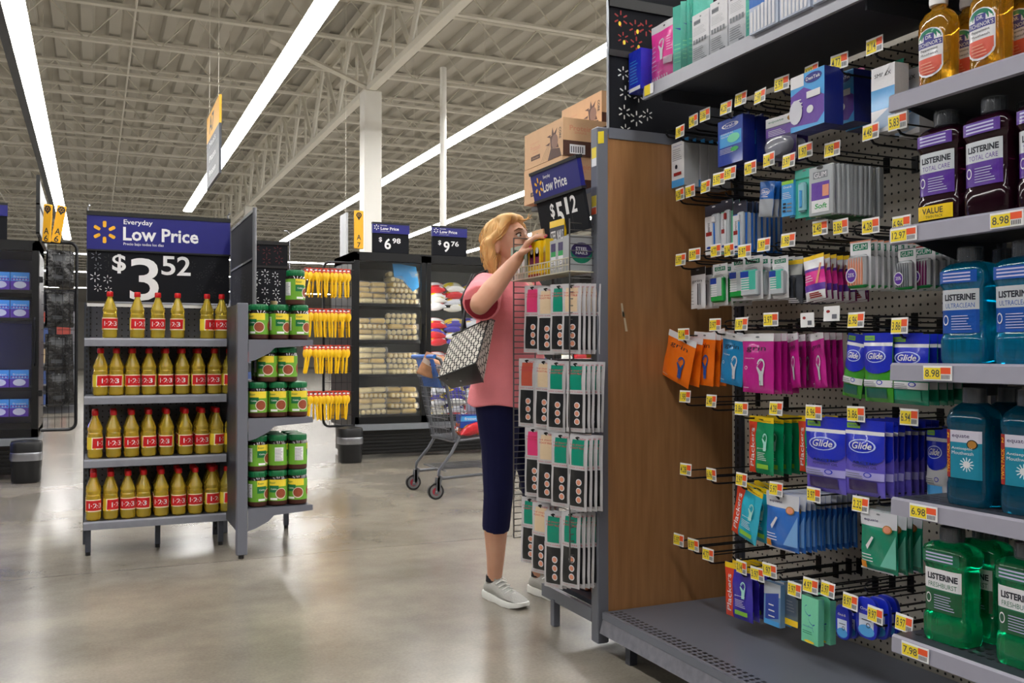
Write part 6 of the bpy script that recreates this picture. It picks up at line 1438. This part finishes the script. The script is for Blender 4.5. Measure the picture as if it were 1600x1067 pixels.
m1 = elld(U, V, .046, .040, 0, 0, .0115, .0128); m2_ = elld(U, V, .046, .040, .5, .5, .0115, .0128)
m3 = elld(U, V, .046, .040, .5, 0, .0055, .0048); m4 = elld(U, V, .046, .040, 0, .5, .0055, .0048)
mk = mathn(nt, 'MAXIMUM', mathn(nt, 'MAXIMUM', m1, m2_), mathn(nt, 'MAXIMUM', m3, m4))
mx = N(nt, 'ShaderNodeMix', data_type='RGBA'); mx.inputs[6].default_value = lin((24, 22, 24)) + (1,); mx.inputs[7].default_value = lin((208, 204, 194)) + (1,)
nt.links.new(mk, mx.inputs[0]); nt.links.new(mx.outputs[2], bs.inputs['Base Color']); bs.inputs['Roughness'].default_value = .6
def RP(u, v, Y): x, z = onY(u, v, Y); return Vector((x, Y, z))
fbl, fbr, ftl, ftr = RP(684, 590, 3.62), RP(744, 567, 3.48), RP(707, 524, 3.66), RP(764, 498, 3.55)
bbl, bbr, btl, btr = RP(705, 607, 3.72), RP(755, 597, 3.60), RP(712, 520, 3.72), RP(773, 501, 3.62)
hbg = thing('handbag', 'black and cream circle patterned handbag hanging from the woman shoulder', 'handbag', (fbl + bbr) / 2)
ob = hbg.location.copy()
def panel(a, b_, c, d_, W, H, mat, name, bulge, n=8):
    vs = []; fs = []; uvs = []
    nn_ = (b_ - a).cross(d_ - a).normalized()
    for j in range(n + 1):
        for i in range(n + 1):
            u, v = i / n, j / n; p = (a * (1 - u) + b_ * u) * (1 - v) + (d_ * (1 - u) + c * u) * v
            vs.append(p - ob + nn_ * bulge * math.sin(u * PI) * math.sin(v * PI)); uvs.append((u * W, v * H))
    for j in range(n):
        for i in range(n): q = j * (n + 1) + i; fs.append((q, q + 1, q + n + 2, q + n + 1))
    me = bpy.data.meshes.new(name); me.from_pydata(vs, [], fs); ul = me.uv_layers.new(name='UVMap')
    for l in me.loops: ul.data[l.index].uv = uvs[l.vertex_index]
    me.materials.append(mat); me.polygons.foreach_set('use_smooth', [True] * len(fs)); return me
def joinm(ms, name, mats):
    vs = []; fs = []; uvs = []; mi = []
    for me in ms:
        o_ = len(vs); vs += [v.co.copy() for v in me.vertices]; k = mats.index(me.materials[0])
        for p in me.polygons: fs.append(tuple(i + o_ for i in p.vertices)); mi.append(k); uvs += [me.uv_layers[0].data[l].uv.copy() for l in p.loop_indices]
    m = bpy.data.meshes.new(name); m.from_pydata(vs, [], fs); ul = m.uv_layers.new(name='UVMap')
    for i, u in enumerate(uvs): ul.data[i].uv = u
    for x in mats: m.materials.append(x)
    m.polygons.foreach_set('material_index', mi); m.polygons.foreach_set('use_smooth', [True] * len(fs)); return m
leather = M('bag_black_leather', (26, 26, 30), .45)
m = joinm([panel(fbl, fbr, ftr, ftl, .27, .25, bagp, 'p', .012), panel(fbr, bbr, btr, ftr, .12, .25, bagp, 'p', -.006), panel(bbl, fbl, ftl, btl, .12, .25, bagp, 'p', .0), panel(bbr, bbl, btl, btr, .27, .25, bagp, 'p', .01)], 'bag_body', [bagp])
o = bpy.data.objects.new('bag_body', m); COL.objects.link(o); o.parent = hbg
m = joinm([panel(fbl, bbl, bbr, fbr, .12, .27, leather, 'p', .008), panel(ftl, ftr, btr, btl, .12, .27, leather, 'p', .0)], 'bag_base', [leather])
o = bpy.data.objects.new('bag_base', m); COL.objects.link(o); o.parent = hbg
b = B()
for p in (fbl.lerp(bbr, .2), fbl.lerp(bbr, .5), fbr.lerp(bbl, .3)): b.sphere(p - ob - Vector((0, 0, .004)), .004, steel, n=8)
b.obj('metal_foot', hbg)
b = B(); b.tube([q - ob for q in (ftl, ftr, btr, btl, ftl)], .004, leather, n=5); b.tube([q - ob for q in (fbl, fbr, bbr)], .003, leather, n=5); b.tube([q - ob for q in (fbr, ftr)], .0025, leather, n=5); b.obj('trim', hbg)
shp = O + WF(-.02, .135, 1.462)
for k, (a, c) in enumerate(((ftl.lerp(ftr, .25), ftl.lerp(ftr, .8)), (btl.lerp(btr, .25), btl.lerp(btr, .85)))):
    off = Vector((.0, .03 * k, 0)); q1 = O + WF(-.02 - .03 * k, .275, 1.33); q2 = O + WF(.10 - .03 * k, .235, 1.33); 
    b = B(); b.tube([a - ob, a.lerp(q1, .5) - ob, q1 - ob, shp + WF(-.02, .06, -.02) + off - ob, shp + off - ob, shp + WF(.05, .05, -.04) + off - ob, q2 - ob, c.lerp(q2, .45) - ob, c - ob], .0065, leather, n=6); b.obj('strap', hbg)

# ================================================================ SHOPPING CART
ct = thing('shopping_cart', 'grey wire shopping cart with blue handle between the freezer and the woman', 'cart', (2.395, 6.92, 0))
HW0, HW1 = .275, .215      # half widths rear / front
def hw(x): return HW0 + (HW1 - HW0) * max(0, min(1, (x - .0) / .85))
zb0, zb1, zt0, zt1 = .44, .50, 1.00, .93
RBx, FBx, RTx, FTx = .11, .80, -.01, .90
def pt(s_, u, v):      # basket side point: u along, v up
    x = (RBx + (FBx - RBx) * u) * (1 - v) + (RTx + (FTx - RTx) * u) * v; z = (zb0 + (zb1 - zb0) * u) * (1 - v) + (zt0 + (zt1 - zt0) * u) * v
    return Vector((x, s_ * (hw(x) - .03 * (1 - v)), z))
for s_ in (1, -1):
    b = B()
    for i in range(27): b.tube([pt(s_, i / 26, 0), pt(s_, i / 26, 1)], .0022, cartm, n=4)
    for j in range(9): b.tube([pt(s_, 0, j / 8), pt(s_, 1, j / 8)], .0035 if j in (0, 8) else .0025, cartm, n=4)
    b.obj('side_wall', ct)
for u, nm in ((0, 'rear_gate'), (1, 'front_wall')):
    b = B()
    for i in range(17): a, c = pt(-1, u, 0).lerp(pt(1, u, 0), i / 16), pt(-1, u, 1).lerp(pt(1, u, 1), i / 16); b.tube([a, c], .0022, cartm, n=4)
    for j in range(8): b.tube([pt(-1, u, j / 7), pt(1, u, j / 7)], .003, cartm, n=4)
    b.obj(nm, ct)
b = B()
for i in range(15): b.tube([pt(-1, 0, 0).lerp(pt(1, 0, 0), i / 14), pt(-1, 1, 0).lerp(pt(1, 1, 0), i / 14)], .0025, cartm, n=4)
for j in range(7): b.tube([pt(-1, j / 6, 0), pt(1, j / 6, 0)], .003, cartm, n=4)
b.obj('basket_floor', ct)
b = B()
for s_ in (1, -1):
    b.tube([(-.03, s_ * .27, 1.075), (.005, s_ * .275, 1.06), (.03, s_ * .275, 1.0), (.08, s_ * .262, .75), (.135, s_ * .245, .44)], .014, cartm, n=8)
    b.tube([pt(s_, 0, 1), pt(s_, 1, 1)], .007, cartm, n=6)
    b.tube([(.17, s_ * .25, .46), (.10, s_ * .262, .34), (.0, s_ * .27, .22), (-.005, s_ * .27, .18), (.03, s_ * .27, .155), (.4, s_ * .25, .17), (.78, s_ * .23, .20), (.83, s_ * .23, .24), (.78, s_ * .22, .34), (.70, s_ * .22, .48)], .0125, cartm, n=8)
    b.tube([(.12, s_ * .245, .43), (.72, s_ * .225, .48)], .011, cartm, n=6)
b.tube([(.13, -.25, .43), (.13, .25, .43)], .012, cartm, n=6); b.obj('frame', ct)
b = B()
for i in range(8): y = -.2 + i * .057; b.tube([(.06, y, .215), (.74, y * .9, .225)], .003, cartm, n=4)
for x in (.06, .4, .74): b.tube([(x, -.26, .205), (x, .26, .205)], .006, cartm, n=5)
b.obj('lower_rack', ct)
hndl = M('handle_blue', (30, 110, 200), .35)
B().tube([(-.035, -.265, 1.08), (-.035, .265, 1.08)], .017, hndl, n=10).obj('handle', ct)
b = B(); b.loft([[Vector((x, y, z)) for x, z in ((-.03, 1.06), (-.022, 1.06), (.045, .84), (.037, .84))] for y in (-.2, .2)], hndl); b.obj('seat_flap', ct)
for x, s_ in ((.0, 1), (.0, -1), (.76, 1), (.76, -1)):
    b = B(); b.box((x - .022, s_ * .27 - .022, .06), (x - .004, s_ * .27 + .022, .165), cartm); b.loft([[Vector((x + dx, s_ * .27 + yy, z)) for dx, z in ((-.045, .04), (-.01, .04), (.02, .165), (-.02, .165))] for yy in (-.022, -.017)], cartm); b.loft([[Vector((x + dx, s_ * .27 + yy, z)) for dx, z in ((-.045, .04), (-.01, .04), (.02, .165), (-.02, .165))] for yy in (.017, .022)], cartm); o = b.obj('caster_fork', ct)
    w_ = B(); w_.tube([(x - .03, s_ * .27 - .014, .062), (x - .03, s_ * .27 + .014, .062)], .062, blackp, n=24); w_.tube([(x - .03, s_ * .27 - .016, .062), (x - .03, s_ * .27 + .016, .062)], .048, M('wheel_grey', (110, 110, 112), .5), n=20)
    w_.tube([(x - .03, s_ * .27 - .018, .062), (x - .03, s_ * .27 + .018, .062)], .03, M('hub_red', (150, 30, 50), .5), n=16); w_.tube([(x - .03, s_ * .27 - .024, .062), (x - .03, s_ * .27 + .024, .062)], .008, steel, n=8); w_.obj('wheel', o)
# cart contents
breadm = M('bread_crust', (205, 150, 110), .5, var=.3, scale=30)
def fbr_(d): d.r(-.5, -.45, .5, -.25, M('bread_label', (225, 205, 190), .4), lay=1); d.r(-.3, -.4, -.1, -.3, lit_print_red, lay=2); d.r(.1, -.4, .3, -.3, lit_print_red, lay=2)
o = bagmesh(.24, .2, .13, breadm, fbr_, flatness=.0).obj('bread_bag'); o.location = (2.46, 6.82, 1.09); o.rotation_euler = (.5, .25, .1); tag(o, 'bagged loaf of bread sticking up behind the cart handle', 'bread')
for k, (dx, dy, dz, q, l) in enumerate(((.28, -.1, .56, 2, 'red frozen bag in the cart, left one'), (.45, -.12, .58, 2, 'red frozen bag in the cart, right one'), (.34, .08, .60, 0, 'white and red frozen bag at the far side of the cart'), (.55, .05, .60, 4, 'white and yellow frozen bag deep in the cart'), (.30, -.05, .68, 1, 'white and violet frozen bag on top in the cart'))):
    dup(pil[q][0], loc=(2.395 + dx, 6.92 + dy, dz), rot=(-PI / 2 + .3, .2 * k - .3, .3 * k), label=l, group='frozen bags in the cart')
o = boxmesh(.16, .10, .1, deepb, lambda d: (d.r(-.5, -.5, .5, -.1, skyb, lay=1), d.t('frozen', 0, -.3, .6, whitef, .02, ht=.2, lay=2))).obj('frozen_box', smooth=False); o.location = (2.66, 6.78, .63); tag(o, 'small blue box lying low in the shopping cart', 'box')
b = B()
for i in range(4):
    for j in range(2): b.sphere((i * .045, j * .045, .03), .03, M('nugget_orange', (205, 110, 50), .6, var=.3, scale=40), n=10, sc=(1, 1, 1.2)); b.sphere((i * .045, j * .045, .075), .028, MT['nugget_orange'], n=10)
tag(b.obj('snack_pack', loc=(2.60, 6.72, .475)), 'orange brown pack at the bottom of the shopping cart', 'pack')

# ================================================================ DISTANT FIXTURES
fg = M('far_grey', (120, 122, 130), .6); fprod = [M('far_goods_%s' % n_, c, .6, var=.5, scale=6) for n_, c in (('red', (150, 60, 50)), ('blue', (50, 70, 120)), ('tan', (170, 150, 120)), ('dark', (40, 42, 46)))]
def far(x, y, w_, label, sign=None):
    t = thing('far_gondola', label, 'shelving', (x, y, 0), group=None); B().box((0, .3, 0), (w_, .36, 1.9), fg).obj('back_panel', t, smooth=False)
    rn = random.Random(int(x * 10 + y)); 
    for k in range(5): B().box((0, 0, .14 + k * .38), (w_, .3, .17 + k * .38), fg).obj('shelf', t, smooth=False)
    for k in range(5):
        b = B(); xx = .02
        while xx < w_ - .2: ww = rn.uniform(.1, .3); b.box((xx, .03, .1701 + k * .38), (xx + ww - .02, .28, .17 + k * .38 + rn.uniform(.15, .3)), rn.choice(fprod)); xx += ww
        o = b.obj('packaged_goods', t, smooth=False); o['kind'] = 'stuff'
    B().box((0, .28, 1.9), (w_, .34, 2.3), signblk if sign != 'pale' else fg).obj('sign_board', t, smooth=False)
far(-3.5, 19, 3.2, 'distant grey shelving seen through the gap left of the oil stand')
far(.4, 21, 3.4, 'distant shelving with pale header beyond the spoon rack', 'pale')
far(6.0, 24, 5.0, 'distant shelving behind the price sign freezer, right of the column')
